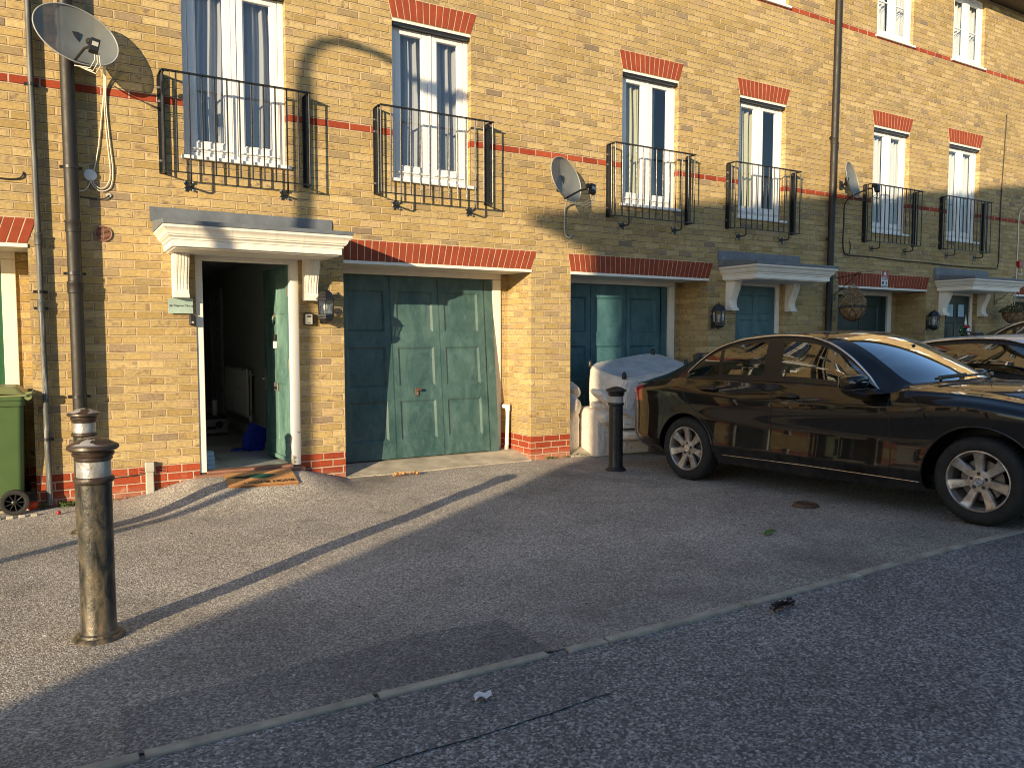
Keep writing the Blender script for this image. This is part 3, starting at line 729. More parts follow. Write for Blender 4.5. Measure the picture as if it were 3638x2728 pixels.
def front_door_frame(parent, x0, x1, y0, z0, z1, mats='white', thr=True, low='white'):
    g = MB(); g.box(x0, x0 + .065, y0, y0 + .09, z0, z1); g.box(x0 + .065, x1 - .065, y0, y0 + .09, z1 - .055, z1)
    f = g.build('door_frame', mats, parent, bev=.005)
    g = MB(); g.box(x1 - .08, x1, y0, y0 + .09, z0, z1); g.build('door_jamb', low, f, bev=.005)
    g = MB(); g.box(x0 - .05, x1 + .02, y0 - .075, y0 + .10, z0 - .05, z0 - .012); g.box(x0 + .065, x1 - .08, y0 - .02, y0 + .1, z0 - .012, z0 + .012)
    g.build('threshold', ['terra'], f, bev=.004)
    return f
HX = [(-5.095, .06), (.06, 5.155), (5.155, 10.25), (10.25, 15.35), (15.35, 20.45)]
HW = {0: [(-3.99, -3.05), (-1.94, -1.0)], 1: [(1.107, 2.05), (3.155, 4.085)], 2: [(6.215, 7.15), (8.27, 9.215)], 3: [(11.25, 12.2), (13.325, 14.29)], 4: [(16.35, 17.3), (18.42, 19.36)]}
HG = {0: (-2.43, 2.28), 1: (2.598, 2.278), 2: (5.442, 2.294), 3: (10.477, 2.32), 4: (15.58, 2.28)}
HD = {0: -3.93, 1: 1.172, 2: 8.262, 3: 13.365, 4: 18.47}
names = ['end terraced house with green garage door left of the two drainpipes', 'yellow brick house with open front door and tilted teal garage door',
         'yellow brick house with closed blue green front door behind black car', 'yellow brick house with dark garage, alarm sign and dark front door',
         'farthest yellow brick house at right edge beyond the white cable']
curt = {0: ('grey', 'grey'), 1: ('grey', 'grey'), 2: ('cream', 'cream'), 3: ('white', 'white'), 4: ('white', 'white')}
TOP = 7.47
for i, (a, b) in enumerate(HX):
    H = empty('terraced_house', ((a + b) / 2, 0, 0), names[i], 'house', 'terraced houses in one brick row')
    if i == 0: H0 = H
    holes = []
    gx, gw = HG[i]; holes.append((gx, gx + gw, -.1, 2.262, .55))
    dx = HD[i]; holes.append((dx, dx + .966, .12, 2.25, .13))
    for (p, q) in HW[i]:
        holes.append((p, q, 3.115, 4.80, .14)); holes.append((p, q, 6.15, 7.33, .14))
    wall_front(H, a, b, TOP, holes)
    arch(H, gx, gx + gw, 2.266, 2.481, 30, .0 if i == 1 else .04, .075)
    for k, (p, q) in enumerate(HW[i]):
        arch(H, p, q, 4.805, 5.03, 13, .055, .075)
        window(H, p, q, 3.115, 4.80, .075, curt[i][k], ph=i * 1.3 + k * 1.7)
        window(H, p, q, 6.15, 7.33, .05, 'white', upper=True, ph=i + k * 2.)
    canopy(H, dx - .265, dx + 1.215, 'white moulded canopy with lead top')
    # shell: party walls, floors, back wall, roof
    g = MB()
    g.box(a, a + .09, .6 if 1 else 0, 8, -.1, TOP); g.box(b - .09, b, .6, 8, -.1, TOP); g.box(a + .09, b - .09, 7.9, 8, -.1, TOP)
    g.box(a + .09, b - .09, .141, 7.9, 2.56, 2.70); g.box(a + .09, b - .09, .141, 7.9, 5.45, 5.6); g.box(a, b, .141, 8, TOP - .1, TOP)
    g.box(a, a + .09, .141, .6, 2.2, TOP); g.box(b - .09, b, .141, .6, 2.2, TOP)
    for (p, q) in HW[i]:   # window side panels keep each room dark but real
        g.box(p - .3, p - .25, .141, .6, 2.7, 5.45)
    g.build('inner_walls', 'room', H)
    g = MB(); g.prism([(-.36, TOP - .01), (-.36, TOP + .09), (4, TOP + 2.6), (8.3, TOP + .09), (8.3, TOP - .01)], 'x', a, b); g.build('roof', 'roof', H)
    g = MB(); g.box(a, b, -.40, -.362, TOP - .10, TOP + .08); g.box(a, b, -.361, -.002, TOP - .10, TOP - .085); g.build('eaves_board', 'fascia', H)
    g = MB(); g.tube([(a, -.45, TOP + .02), (b, -.45, TOP + .02)], .055, 12); g.build('gutter', 'blackp', H, smooth=True)
    mat = {0: 'green', 1: 'teal', 2: 'teal_shade', 3: 'dteal', 4: 'dteal'}[i]
    lab = {0: 'clean green panelled garage door', 1: 'faded teal garage door standing out at the bottom', 2: 'shaded teal garage door', 3: 'dark green garage door', 4: 'dark garage door at the edge'}[i]
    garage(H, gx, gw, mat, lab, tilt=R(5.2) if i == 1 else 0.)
    fy = .012 if i == 1 else .06
    front_door_frame(H, dx, dx + .966, fy, .185, 2.25, low='flake' if i == 1 else 'white')
    if i == 1:
        T = Matrix.Translation((2.052, .10, 0)) @ Matrix.Rotation(R(-86.5), 4, 'Z')
        d = door_leaf(H, 'tealdoor', T, .82, .195, 2.19, 'open front door with a faded lower part')
        g = MB()
        for z in (.42, 1.2, 1.93): g.box(-.03, .004, -.004, .0, z - .05, z + .05)
        g.build('hinge', 'bolt', d, T=T)
        g = MB(); g.tube([(-.79, -.0, 1.02), (-.79, -.05, 1.02), (-.69, -.055, 1.02)], .008); g.box(-.805, -.775, -.006, 0, .9, 1.13); g.build('door_handle', 'bolt', d, T=T, smooth=False)
        g = MB(); g.lathe([(.0001, -.012), (.028, -.01), (.028, 0)], 16, c=(-.41, 0, 1.70), axis='y'); g.tube([(-.41, -.02, 1.70), (-.395, -.03, 1.66), (-.41, -.03, 1.63), (-.425, -.03, 1.66), (-.41, -.02, 1.70)], .005); g.build('knocker', 'bolt', d, T=T)
        # hallway
        x0, x1, y0, y1, z0, z1 = .97, 2.235, .13, 6.3, .172, 2.45
        g = MB(); g.box(x0, x1, y0 - .0, y1, .1, z0); g.build('hall_floor', 'tile', H)
        g = MB(); g.box(x1, x1 + .08, y0 + .0, y1, .1, z1); g.box(x0 - .08, x0, y0, y1, .1, z1); g.box(x0, x1, y1, y1 + .08, .1, z1); g.box(x0 - .08, x1 + .08, y0, y1, z1, z1 + .08)
        g.build('hall_walls', 'plaster', H)
        g = MB(); g.box(x1 - .018, x1 - .001, .95, y1, z0, z0 + .12); g.build('skirting', 'upvc', H, bev=.004)
        g = MB(); g.box(x1 - .03, x1 - .001, 4.55, 4.63, z0, 2.2); g.box(x1 - .03, x1 - .001, 5.4, 5.48, z0, 2.2); g.box(x1 - .03, x1 - .001, 4.63, 5.4, 2.12, 2.2); g.box(x1 - .02, x1 - .001, 4.63, 5.4, z0, 2.12)
        g.build('inner_door', 'upvc', H, bev=.004)
    elif i == 2:
        T = Matrix.Translation((dx + .885, .085, 0)); door_leaf(H, 'teal_shade', T, .82, .195, 2.19, 'closed shaded teal front door with a doorbell', bell=-.36)
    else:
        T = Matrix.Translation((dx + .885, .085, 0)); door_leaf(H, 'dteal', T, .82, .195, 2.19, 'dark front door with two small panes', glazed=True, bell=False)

MORE = []
for k_ in range(5):
    c_ = copy_tree(H0); c_.location.x -= 5.155 * (k_ + 1); c_['label'] = ['first yellow brick house beyond the left edge of the view', 'second yellow brick house beyond the left edge of the view', 'third yellow brick house beyond the left edge of the view', 'fourth yellow brick house beyond the left edge of the view', 'fifth yellow brick house beyond the left edge of the view'][k_]
# ------------------------------------------------------------------ juliet balcony railings
def railing(cx, label):
    X0, X1, D_, Z0_, Z1_ = -.655, .655, -.15, 2.955, 3.845
    r = empty('balcony_railing', (cx, 0, 0), label, 'balcony railing', 'black balcony railings below the tall windows', local=True)
    g = MB(); g.box(X0 - .012, X1 + .012, D_ - .02, D_ + .02, Z1_ - .008, Z1_ + .004); g.box(X0 - .02, X0 + .018, D_ + .02, -.003, Z1_ - .008, Z1_ + .004); g.box(X1 - .018, X1 + .02, D_ + .02, -.003, Z1_ - .008, Z1_ + .004)
    g.build('top_rail', 'iron', r, bev=.002)
    g = MB(); g.box(X0 - .01, X1 + .01, D_ - .012, D_ + .012, Z0_, Z0_ + .010); g.box(X0 - .012, X0 + .010, D_ + .012, -.003, Z0_, Z0_ + .010); g.box(X1 - .010, X1 + .012, D_ + .012, -.003, Z0_, Z0_ + .010)
    g.build('bottom_rail', 'iron', r, bev=.002)
    for k in range(13):
        x = X0 + (X1 - X0) * k / 12; lo = Z0_ + .01
        if k in (2, 10):
            pass
        g = MB(); g.tube([(x, D_, lo), (x, D_, Z1_ - .008)], .0078, 8); g.build('bar', 'iron', r, smooth='auto')
    for s in (X0, X1):
        for y in (-.075,):
            g = MB(); g.tube([(s, y, Z0_ + .01), (s, y, Z1_ - .008)], .0075, 8); g.build('bar', 'iron', r, smooth='auto')
        g = MB(); g.box(s - .005, s + .005, -.052, -.002, Z0_ - .0, Z1_ - .009); g.box(s - .03, s + .03, -.0085, -.002, Z0_ + .001, Z1_ - .01)
        q = g.build('wall_plate', 'iron', r)
        g = MB()
        sg = -1 if s < 0 else 1
        for z in (3.72, 3.60, 3.07): g.lathe([(.011, -.0165), (.011, -.0085)], 8, c=(s + .018 * sg, 0, z), axis='y')
        g.build('plate_bolts', 'bolt', q)
    for k in (2, 10):
        x = X0 + (X1 - X0) * k / 12
        g = MB(); g.tube([(x, D_, Z0_ + .002), (x, D_, 2.885), (x, D_ + .012, 2.868), (x + .0, D_ + .04, 2.862), (x, -.012, 2.866)], .0095, 8)
        b = g.build('stay_bracket', 'iron', r, smooth='auto')
        g = MB()
        cz = 2.865; pr = []
        for j in range(32):
            a = 2 * math.pi * j / 32; rr = .043 + .016 * math.cos(4 * (a - math.pi / 4)); pr.append((x + rr * math.cos(a), cz + rr * math.sin(a)))
        g.prism(pr, 'y', -.010, -.001)
        for dx_ in (-.036, .036):
            for dz_ in (-.036, .036): g.lathe([(.004, -.024), (.010, -.022), (.0115, -.009)], 8, c=(x + dx_, 0, cz + dz_), axis='y', mi=1)
        g.build('bracket_plate', ['iron', 'bolt'], b)
    return r
rail_l = ['black balcony railing below the large window above the open front door', 'black balcony railing between the open front door and the small middle satellite dish',
          'black balcony railing just right of the middle satellite dish', 'black balcony railing above the blue green front door, left of the tall drainpipe',
          'black balcony railing partly behind the arm of the right satellite dish', 'rightmost black balcony railing, inside the looped black cable']
r0 = railing((HW[1][0][0] + HW[1][0][1]) / 2 - .005, rail_l[0])
for n_, (hi, wi) in enumerate([(1, 1), (2, 0), (2, 1), (3, 0), (3, 1)]):
    r = copy_tree(r0); p, q = HW[hi][wi]; r.location.x = (p + q) / 2 - .03 * (n_ > 0) ; r['label'] = rail_l[n_ + 1]

# ------------------------------------------------------------------ across the street: the building and lamp that shade this row
H2 = empty('flat_roofed_house', (-13.83, -13.5, 0), 'flat roofed brick building across the street behind the viewer', 'house')
dirv = Vector((1, .234, 0)).normalized(); bk = Vector((dirv.y, -dirv.x, 0))
T2 = Matrix(((dirv.x, -bk.x, 0, -13.83), (dirv.y, -bk.y, 0, -13.5), (0, 0, 1, 0), (0, 0, 0, 1)))
L2 = 15.6; ht = 7.78
g = MB(); wins = [(1.3 + 2.4 * i, 2.4 + 2.4 * i, z, z + 1.4) for i in range(6) for z in (1., 3.5, 5.7)]
xs = sorted({0, L2} | {q[k] for q in wins for k in (0, 1)}); zs = sorted({-.1, ht} | {q[k] for q in wins for k in (2, 3)})
for i in range(len(xs) - 1):
    for j in range(len(zs) - 1):
        mx, mz = (xs[i] + xs[i + 1]) / 2, (zs[j] + zs[j + 1]) / 2
        if any(q[0] < mx < q[1] and q[2] < mz < q[3] for q in wins): continue
        g.add([(xs[i], 0, zs[j]), (xs[i + 1], 0, zs[j]), (xs[i + 1], 0, zs[j + 1]), (xs[i], 0, zs[j + 1])], [(0, 1, 2, 3)])
g.box(0, L2, -7, -.3, -.1, ht - .01); g.box(0, .02, -.3, -.001, -.1, ht); g.box(L2 - .02, L2, -.3, -.001, -.1, ht)
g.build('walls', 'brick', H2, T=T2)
for q in wins:
    g = MB(); g.box(q[0], q[1], -.12, -.06, q[2], q[2] + .07); g.box(q[0], q[1], -.12, -.06, q[3] - .07, q[3]); g.box(q[0], q[0] + .07, -.12, -.06, q[2], q[3]); g.box(q[1] - .07, q[1], -.12, -.06, q[2], q[3]); g.box((q[0] + q[1]) / 2 - .04, (q[0] + q[1]) / 2 + .04, -.12, -.06, q[2], q[3])
    f = g.build('window', 'upvc', H2, T=T2)
    g = MB(); g.box(q[0] + .07, q[1] - .07, -.10, -.09, q[2] + .07, q[3] - .07); g.build('pane', 'carglass', f, T=T2)
g = MB(); g.prism([(-1.30, ht - .12), (-1.30, ht + .03), (L2 + .3, ht + .03), (L2 + .3, ht - .1), (0.1, ht - .1), (0.05, ht - .52)], 'y', -7, .02); g.build('roof_edge', 'fascia', H2, T=T2)

lp = empty('street_lamp', (-6.09, -5.68, 0), 'tall galvanised street lamp with a swan neck beside the kerb', 'street lamp')
def off(p): return (p[0] - 6.0, -5.68 + p[1], p[2] - 1.0)
g = MB(); g.lathe([(.08, 0), (.08, 1.1), (.05, 1.2)], 20, c=(-6.09, -5.68, 0)); g.tube([(-6.09, -5.68, 1.15), (-6.0, -5.68, 6.05)], .058, 20); g.build('pole', 'lampm', lp, smooth='auto')
g = MB(); g.tube([off(p) for p in [(0, 0, 7.03), (.01, 0, 7.18), (.07, 0, 7.32), (.2, 0, 7.42), (.38, 0, 7.455), (.7, 0, 7.42), (1.1, 0, 7.31)]], .045, 10); g.build('arm', 'lampm', lp, smooth=True)
g = MB(); g.sphere(off((1.42, 0, 7.2)), .34, 16, 8, sc=(1, .4, .22)); g.build('lamp_head', 'lampm', lp, smooth=True)

# ------------------------------------------------------------------ pipes on the wall
def clip(g, x, y, z, r, mi=0):
    g.lathe([(r + .001, -.014), (r + .006, -.012), (r + .006, .012), (r + .001, .014)], 16, c=(x, y, z), mi=mi)
    g.box(x - r - .03, x - r, y + .0, y + .018, z - .012, z + .012, mi); g.box(x + r, x + r + .03, y + .0, y + .018, z - .012, z + .012, mi); g.box(x - .02, x + .02, y + r * .6, -.001, z - .012, z + .012, mi)
def downpipe(x, y, r, z0, z1, mat, label, clips, collars=(), lean=0., name='drainpipe', cm=None):
    t = empty(name, (x, y, z0), label, 'drainpipe')
    g = MB(); pts = [(x + lean * (z - 1) + .002 * math.sin(z * 1.3), y, z) for z in [z0 + (z1 - z0) * i / 14 for i in range(15)]]
    g.tube(pts, r, 24); g.build('pipe', mat, t, smooth='auto')
    for z in collars:
        g = MB(); g.lathe([(r + .001, -.05), (r + .006, -.045), (r + .006, .03), (r + .009, .034), (r + .009, .05), (r, .055)], 24, c=(x + lean * (z - 1), y, z)); g.build('collar', cm or mat, t, smooth='auto')
    for z in clips:
        g = MB(); clip(g, x + lean * (z - 1), y, z, r); g.build('pipe_clip', 'blackp', t, smooth='auto')
downpipe(.192, -.085, .0555, .5, 7.4, 'pipe', 'thick dark drainpipe running down behind the two left bollards', (.96, 2.02, 2.92), (1.90, 2.42), -.002)
downpipe(-.062, -.045, .024, .03, 7.4, 'gpipe', 'thin scuffed grey pipe nearest the green wheelie bin', (.6, 2.02 - .16, 1.72, 3.58), (1.74, 2.30), -.006, 'grey_pipe', 'gpipe')
downpipe(10.15, -.08, .05, 0, 7.4, 'pipe', 'tall dark drainpipe beside the canopy of the blue green front door', (2.95, 4.45), (4.4,), .012)
g = MB(); g.box(10.245, 10.257, -.0035, .002, 2.3, 7.4); o = g.build('movement_joint', 'white'); tag(o, 'narrow pale sealant joint just right of the tall drainpipe', 'joint')

# ------------------------------------------------------------------ satellite dishes
def dish(loc, label, rz, roll, a, b, cab='cable', tilt=R(-12), arm_len=.36, mast=(-.02, -.28)):
    r = empty('satellite_dish', loc, label, 'satellite dish', 'grey mesh satellite dishes on the brick wall', local=True)
    Rm = Matrix.Rotation(rz, 4, 'Z') @ Matrix.Rotation(tilt, 4, 'X') @ Matrix.Rotation(roll, 4, 'Y')
    g = MB(); n = 56; rings = 14; vs = []; fs = []
    for side in (0, 1):
        for i in range(rings + 1):
            q = i / rings
            for k in range(n):
                t = 2 * math.pi * k / n; vs.append((a * q * math.cos(t), -.075 * q * q + side * .003 + .04, b * q * math.sin(t)))
    m = (rings + 1) * n
    for i in range(rings):
        for k in range(n):
            A, B, C_, D_ = i * n + k, i * n + (k + 1) % n, (i + 1) * n + (k + 1) % n, (i + 1) * n + k
            fs.append((A, B, C_, D_))
    g.add([Rm @ Vector(v) for v in vs[:m]], fs)
    d = g.build('reflector', 'dish', r, smooth=True)
    g = MB(); g.tube([Rm @ Vector((a * math.cos(2 * math.pi * k / n), -.035, b * math.sin(2 * math.pi * k / n))) for k in range(n)], .006, 8, closed=True); g.build('dish_rim', 'dgrey', r, smooth=True)
    g = MB(); base = Rm @ Vector((0, -.02, -b * .93)); lnb = Vector((.09, -arm_len, -.115))
    g.tube([base + Vector((0, .03, 0)), base, base * .35 + lnb * .65, lnb + Vector((0, .02, -.03))], .011, 8); g.build('arm', 'blackp', r, smooth='auto')
    g = MB(); dn = (lnb - Vector((0, 0, .02))).normalized(); TL = Matrix.Translation(lnb) @ (-dn).to_track_quat('Z', 'Y').to_matrix().to_4x4()
    g.lathe([(.024, -.035), (.028, .0), (.028, .02), (.018, .03)], 16, T=TL)
    TB = Matrix.Translation(lnb + Vector((.03, -.03, -.035))) @ Matrix.Rotation(R(12), 4, 'Y') @ Matrix.Rotation(R(-18), 4, 'X'); g.box(-.035, .035, -.025, .03, -.062, .055, T=TB); l = g.build('receiver', 'blackp', r, bev=.006)
    if cab == 'cable':
        g = MB(); g.box(-.02, .025, -.0275, -.0255, -.02, .02, T=TB); g.build('receiver_label', 'lgrey', l)
    g = MB(); P0 = lnb + Vector((.03, -.03, -.09))
    for k in range(3): g.tube([P0 + Vector((.015 * k, 0, 0)), P0 + Vector((.02 * k, .02, -.05 - .02 * k)), P0 + Vector((-.03 + .02 * k, .12, -.09 - .02 * k)), base + Vector((.01 * k, .03, -.03)), base + Vector((.02, .12, 0))], .0042, 6)
    g.build('receiver_leads', cab if cab == 'bcable' else 'cable', r, smooth=True)
    g = MB(); wy = -loc[1]
    g.tube([(.0, .06, -.0), (.05, wy * .55, -.02), (.10, wy - .03, -.02)], .019, 10); g.box(-.03, .03, .045, .075, -.06, .06); g.box(.065, .135, wy - .012, wy - .001, -.085, .05)
    g.build('wall_bracket', 'iron', r, smooth='auto')
    return r
dish((.252, -.235, 3.965), 'largest grey mesh satellite dish, in front of the thick drainpipe at top left', R(17), R(10), .325, .25, tilt=R(-14), arm_len=.30)
dish((5.165, -.25, 3.285), 'middle satellite dish between two balcony railings with a white conduit below', R(22), R(14), .30, .255, tilt=R(-12))
dish((10.37, -.24, 3.80), 'right satellite dish beside the tall drainpipe with its arm in front of a railing', R(20), R(16), .29, .27, cab='bcable', tilt=R(-12), arm_len=.33)

def wire(name, pts, r, mat, label, cat='cable', n=6):
    g = MB(); fine = []
    P = [Vector(p) for p in pts]
    for i in range(len(P) - 1):
        p0, p1, p2, p3 = P[max(i - 1, 0)], P[i], P[i + 1], P[min(i + 2, len(P) - 1)]
        for k in range(6):
            t = k / 6; fine.append(.5 * ((2 * p1) + (p2 - p0) * t + (2 * p0 - 5 * p1 + 4 * p2 - p3) * t * t + (-p0 + 3 * p1 - 3 * p2 + p3) * t**3))
    fine.append(P[-1]); g.tube(fine, r, n); return g.build(name, mat, smooth=True) if not label else tag(g.build(name, mat, smooth=True), label, cat)
t = empty('dish_cables', (.45, -.01, 3.3), 'bundle of cream cables hanging below the largest satellite dish', 'cable')
for k, pts in enumerate([[(.455, -.10, 3.86), (.465, -.03, 3.7), (.448, -.012, 3.5), (.40, -.012, 3.1), (.345, -.012, 2.86), (.29, -.012, 2.752), (.215, -.03, 2.755), (.18, -.03, 2.85)],
                         [(.465, -.10, 3.86), (.47, -.03, 3.7), (.462, -.012, 3.5), (.474, -.012, 3.2), (.492, -.012, 2.95), (.475, -.012, 2.83), (.425, -.012, 2.775), (.37, -.012, 2.80), (.335, -.012, 2.87)],
                         [(.475, -.10, 3.85), (.478, -.03, 3.68), (.476, -.012, 3.5), (.492, -.012, 3.2), (.512, -.012, 2.95), (.495, -.012, 2.81), (.45, -.012, 2.76), (.40, -.012, 2.755), (.35, -.012, 2.80), (.33, -.012, 2.86)]]):
    o = wire('cable', pts, .0048, 'cable', None); o.parent = t; o.location = -Vector((.45, -.01, 3.3))
g = MB(); g.lathe([(.052, -.001), (.05, -.012), (.03, -.018), (.0001, -.019)], 14, c=(.335, 0, 2.885), axis='y'); tag(g.build('mastic_patch', 'paper', smooth='auto'), 'lump of white mastic where the cream cables enter the brick wall', 'mastic')
g = MB(); g.lathe([(.022, -.001), (.02, -.012), (.0001, -.014)], 12, c=(.475, 0, 2.722), axis='y'); tag(g.build('cable_grommet', 'lgrey', smooth='auto'), 'small grey grommet below the loop of cream cables', 'grommet')
wire('black_cable', [(.475, -.014, 2.722), (.44, -.02, 2.69), (.37, -.012, 2.682), (.25, -.012, 2.69)], .005, 'bcable', 'short black cable stub running behind the thick drainpipe')
wire('black_lead', [(-.45, -.01, 2.805), (-.30, -.012, 2.79), (-.20, -.012, 2.80), (-.165, -.012, 2.83), (-.16, -.004, 2.86)], .006, 'bcable', 'black cable curling up left of the thin grey pipe')
wire('white_conduit', [(5.30, -.16, 3.14), (5.33, -.05, 3.05), (5.34, -.015, 2.95), (5.335, -.015, 2.80), (5.35, -.02, 2.695), (5.395, -.03, 2.665), (5.45, -.012, 2.71)], .010, 'lgrey', 'pale conduit hooking into the brick below the middle satellite dish', 'conduit')
wire('looped_cable', [(10.56, -.12, 3.60), (10.565, -.012, 3.50), (10.555, -.012, 3.2), (10.545, -.012, 2.9), (10.60, -.012, 2.755), (10.75, -.012, 2.735), (11.3, -.012, 2.735), (12.05, -.012, 2.715), (12.7, -.012, 2.715), (13.6, -.012, 2.70), (14.77, -.012, 2.712), (14.98, -.012, 2.77), (15.0, -.012, 3.2), (15.0, -.012, 3.9), (15.05, -.012, 4.8), (15.09, -.01, 5.50)], .0095, 'bcable', 'long black cable looping below the two rightmost balcony railings')
wire('cable_tail', [(10.66, -.012, 2.755), (10.71, -.014, 2.78), (10.72, -.014, 2.90), (10.705, -.004, 2.955)], .007, 'bcable', 'short black cable tail rising from the looped cable near the right dish')
t = wire('white_cable', [(15.665, -.10, 3.88), (15.655, -.015, 3.75), (15.645, -.015, 3.3), (15.64, -.015, 2.8), (15.63, -.015, 2.45), (15.60, -.015, 1.95)], .011, 'cable', 'white cable running down the wall at the right edge')
g = MB(); g.box(15.63, 15.77, -.07, -.002, 2.765, 2.885); o = g.build('alarm_box', 'red2', bev=.01); tag(o, 'small red box on the wall beside the white cable', 'alarm box')
wire('white_hook', [(15.70, -.05, 2.765), (15.72, -.07, 2.66), (15.69, -.06, 2.62), (15.66, -.03, 2.66)], .008, 'cable', 'small white cable loop hanging from the red box')

# ------------------------------------------------------------------ lanterns
def lantern(loc, label):
    r = empty('wall_lantern', loc, label, 'wall lantern', 'black coach lanterns beside the front doors', local=True)
    n = 6; T = Matrix.Rotation(R(12), 4, 'Z') @ Matrix.Diagonal((1.04, 1.04, 1, 1))
    def hexr(prof, mi=0, g=None):
        g = g or MB(); g.lathe(prof, n, mi=mi, T=T); return g
    g = hexr([(.0001, .192), (.008, .187), (.006, .176), (.012, .168), (.030, .160), (.052, .146), (.070, .124), (.083, .096), (.092, .080), (.104, .076), (.106, .066), (.090, .062)])
    g.build('lantern_roof', 'iron', r, bev=.002)
    g = MB()
    for k in range(n):
        a = R(12) + 2 * math.pi * k / n; g.tube([(.086 * math.cos(a), .086 * math.sin(a), .066), (.077 * math.cos(a), .077 * math.sin(a), -.085)], .007, 4)
    hexr([(.086, -.076), (.089, -.083), (.089, -.102), (.078, -.108), (.080, -.122), (.066, -.142), (.040, -.158), (.014, -.166), (.010, -.175), (.0001, -.18)], g=g)
    g.build('cage', 'iron', r, bev=.0015)
    g = MB(); hexr([(.082, .066), (.073, -.085)], g=g); g.f = g.f[:n]; g.mi = g.mi[:n]; g.build('lantern_glass', 'lampglass', r)
    g = MB(); g.lathe([(.012, -.085), (.012, -.04), (.02, -.035), (.026, -.01), (.022, .015), (.0001, .03)], 14); g.build('bulb', 'upvc', r, smooth='auto')
    g = MB(); wy = -loc[1]; g.box(-.035, .035, wy - .022, wy - .002, -.17, .02); g.tube([(0, wy - .01, -.12), (0, .05, -.14), (0, .0, -.15)], .012, 8); g.build('back_plate', 'iron', r, bev=.004)
    return r
l1 = lantern((2.375, -.115, 1.782), 'black lantern between the open front door and the tilted garage door')
for x, z, lab in ((7.815, 1.752, 'black lantern left of the closed blue green front door'), (12.85, 1.745, 'black lantern left of the farthest visible front door')):
    c = copy_tree(l1); c.location = (x, -.115, z); c['label'] = lab

# ------------------------------------------------------------------ signs and small fittings round the open door
t = empty('house_sign', (1.035, -.03, 1.765), 'frosted green glass house sign left of the open front door', 'sign')
g = MB(); g.box(.928, 1.142, -.036, -.029, 1.693, 1.832); g.build('sign_plate', 'signglass', t, bev=.002)
for x in (.942, 1.128):
    g = MB(); g.lathe([(.009, -.041), (.009, -.0365)], 14, c=(x, 0, 1.763), axis='y'); g.lathe([(.006, -.0285), (.006, -.001)], 10, c=(x, 0, 1.763), axis='y'); g.build('sign_stud', 'bolt', t)
text_mesh('lettering', '16 Paignton Close', .0255, 'signblk', t, (1.035, -.0375, 1.765), FACE, (1.035, -.03, 1.765), .0004)
g = MB(); g.box(1.108, 1.158, -.055, -.001, 1.585, 1.68); d = g.build('door_camera', 'blackp', bev=.006); tag(d, 'small black door camera just below the glass sign', 'doorbell')
g = MB(); g.lathe([(.0105, -.058), (.0105, -.0553)], 16, c=(1.133, 0, 1.612), axis='y'); g.build('camera_button', 'lgrey', d, org=(0, 0, 0))
t = empty('key_safe', (2.222, -.03, 1.655), 'grey and black key safe left of the lantern by the open door', 'key safe')
g = MB(); g.box(2.172, 2.272, -.045, -.001, 1.592, 1.715); g.build('key_case', 'blackp', t, bev=.012)
g = MB(); g.box(2.187, 2.258, -.054, -.0455, 1.602, 1.703); g.build('key_cover', 'lgrey', t, bev=.008)
g = MB(); g.box(2.202, 2.242, -.0565, -.0545, 1.672, 1.688); g.build('cover_slot', 'signblk', t, bev=.003)
text_mesh('cover_lettering', 'Master', .013, 'signblk', t, (2.222, -.0552, 1.617), FACE, (2.222, -.03, 1.655), .0003)
t = empty('round_vent', (.422, 0, 2.387), 'round brown plastic vent in the brick between drainpipe and canopy', 'vent')
g = MB(); g.lathe([(.056, -.001), (.060, -.012), (.068, -.014), (.068, -.002)], 32, c=(.422, 0, 2.387), axis='y'); g.build('vent_ring', 'terra', t, smooth='auto')
g = MB()
for k in range(-5, 6):
    h = .0105 * k; w_ = math.sqrt(.056**2 - h * h); g.box(.422 - w_, .422 + w_, -.012, -.004, 2.387 + h - .003, 2.387 + h + .0026)
g.box(.418, .426, -.01, -.003, 2.335, 2.44); g.build('vent_slats', 'terra', t)
g = MB(); g.lathe([(.057, -.0025), (.0001, -.0025)], 24, c=(.422, 0, 2.387), axis='y'); g.build('vent_void', 'dark', t)
for k, (x, lab) in enumerate(((.672, 'red slotted airbrick just left of the pale cable cover'), (.802, 'red slotted airbrick just right of the pale cable cover'))):
    g = MB(); g.box(x - .03 * (k == 0), x + .08, -.004, .002, .222, .287); g.build
    o = g.build('airbrick', 'terra2'); tag(o, lab, 'airbrick', 'red airbricks in the plinth')
    g = MB()
    for r_ in range(4): g.box(x - .02 * (k == 0), x + .072, -.006, -.0042, .232 + .014 * r_, .238 + .014 * r_)
    g.build('airbrick_slots', 'dark', o, org=(0, 0, 0))
t = empty('cable_cover', (.735, -.03, .0), 'pale grey cable cover standing against the red plinth', 'cable cover')
g = MB(); g.box(.697, .772, -.055, -.007, .245, .335); g.build('cover_box', 'lgrey', t, bev=.005)
g = MB(); g.prism([(.703, -.01), (.766, -.01), (.770, .09), (.768, .245), (.701, .245), (.699, .09)], 'y', -.045, -.007); g.build('cover_skirt', 'lgrey', t, bev=.008)
wire('skirt_cable', [(.30, -.012, .20), (.45, -.012, .212), (.6, -.012, .218), (.70, -.012, .225)], .004, 'bcable', 'thin black cable along the red plinth left of the cable cover')
t = empty('overflow_pipe', (4.80, -.05 + .5, 0), 'short white pipe standing beside the tilted garage door', 'pipe')
g = MB(); g.tube([(4.80, .44, .06), (4.815, .44, .58)], .0225, 14); g.build('pipe', 'upvc', t, smooth='auto')
g = MB(); g.tube([(4.815, .44, .565), (4.815, .44, .64)], .030, 14); g.tube([(4.815, .44, .615), (4.785, .50, .62)], .026, 12); g.build('elbow', 'upvc', t, smooth='auto')
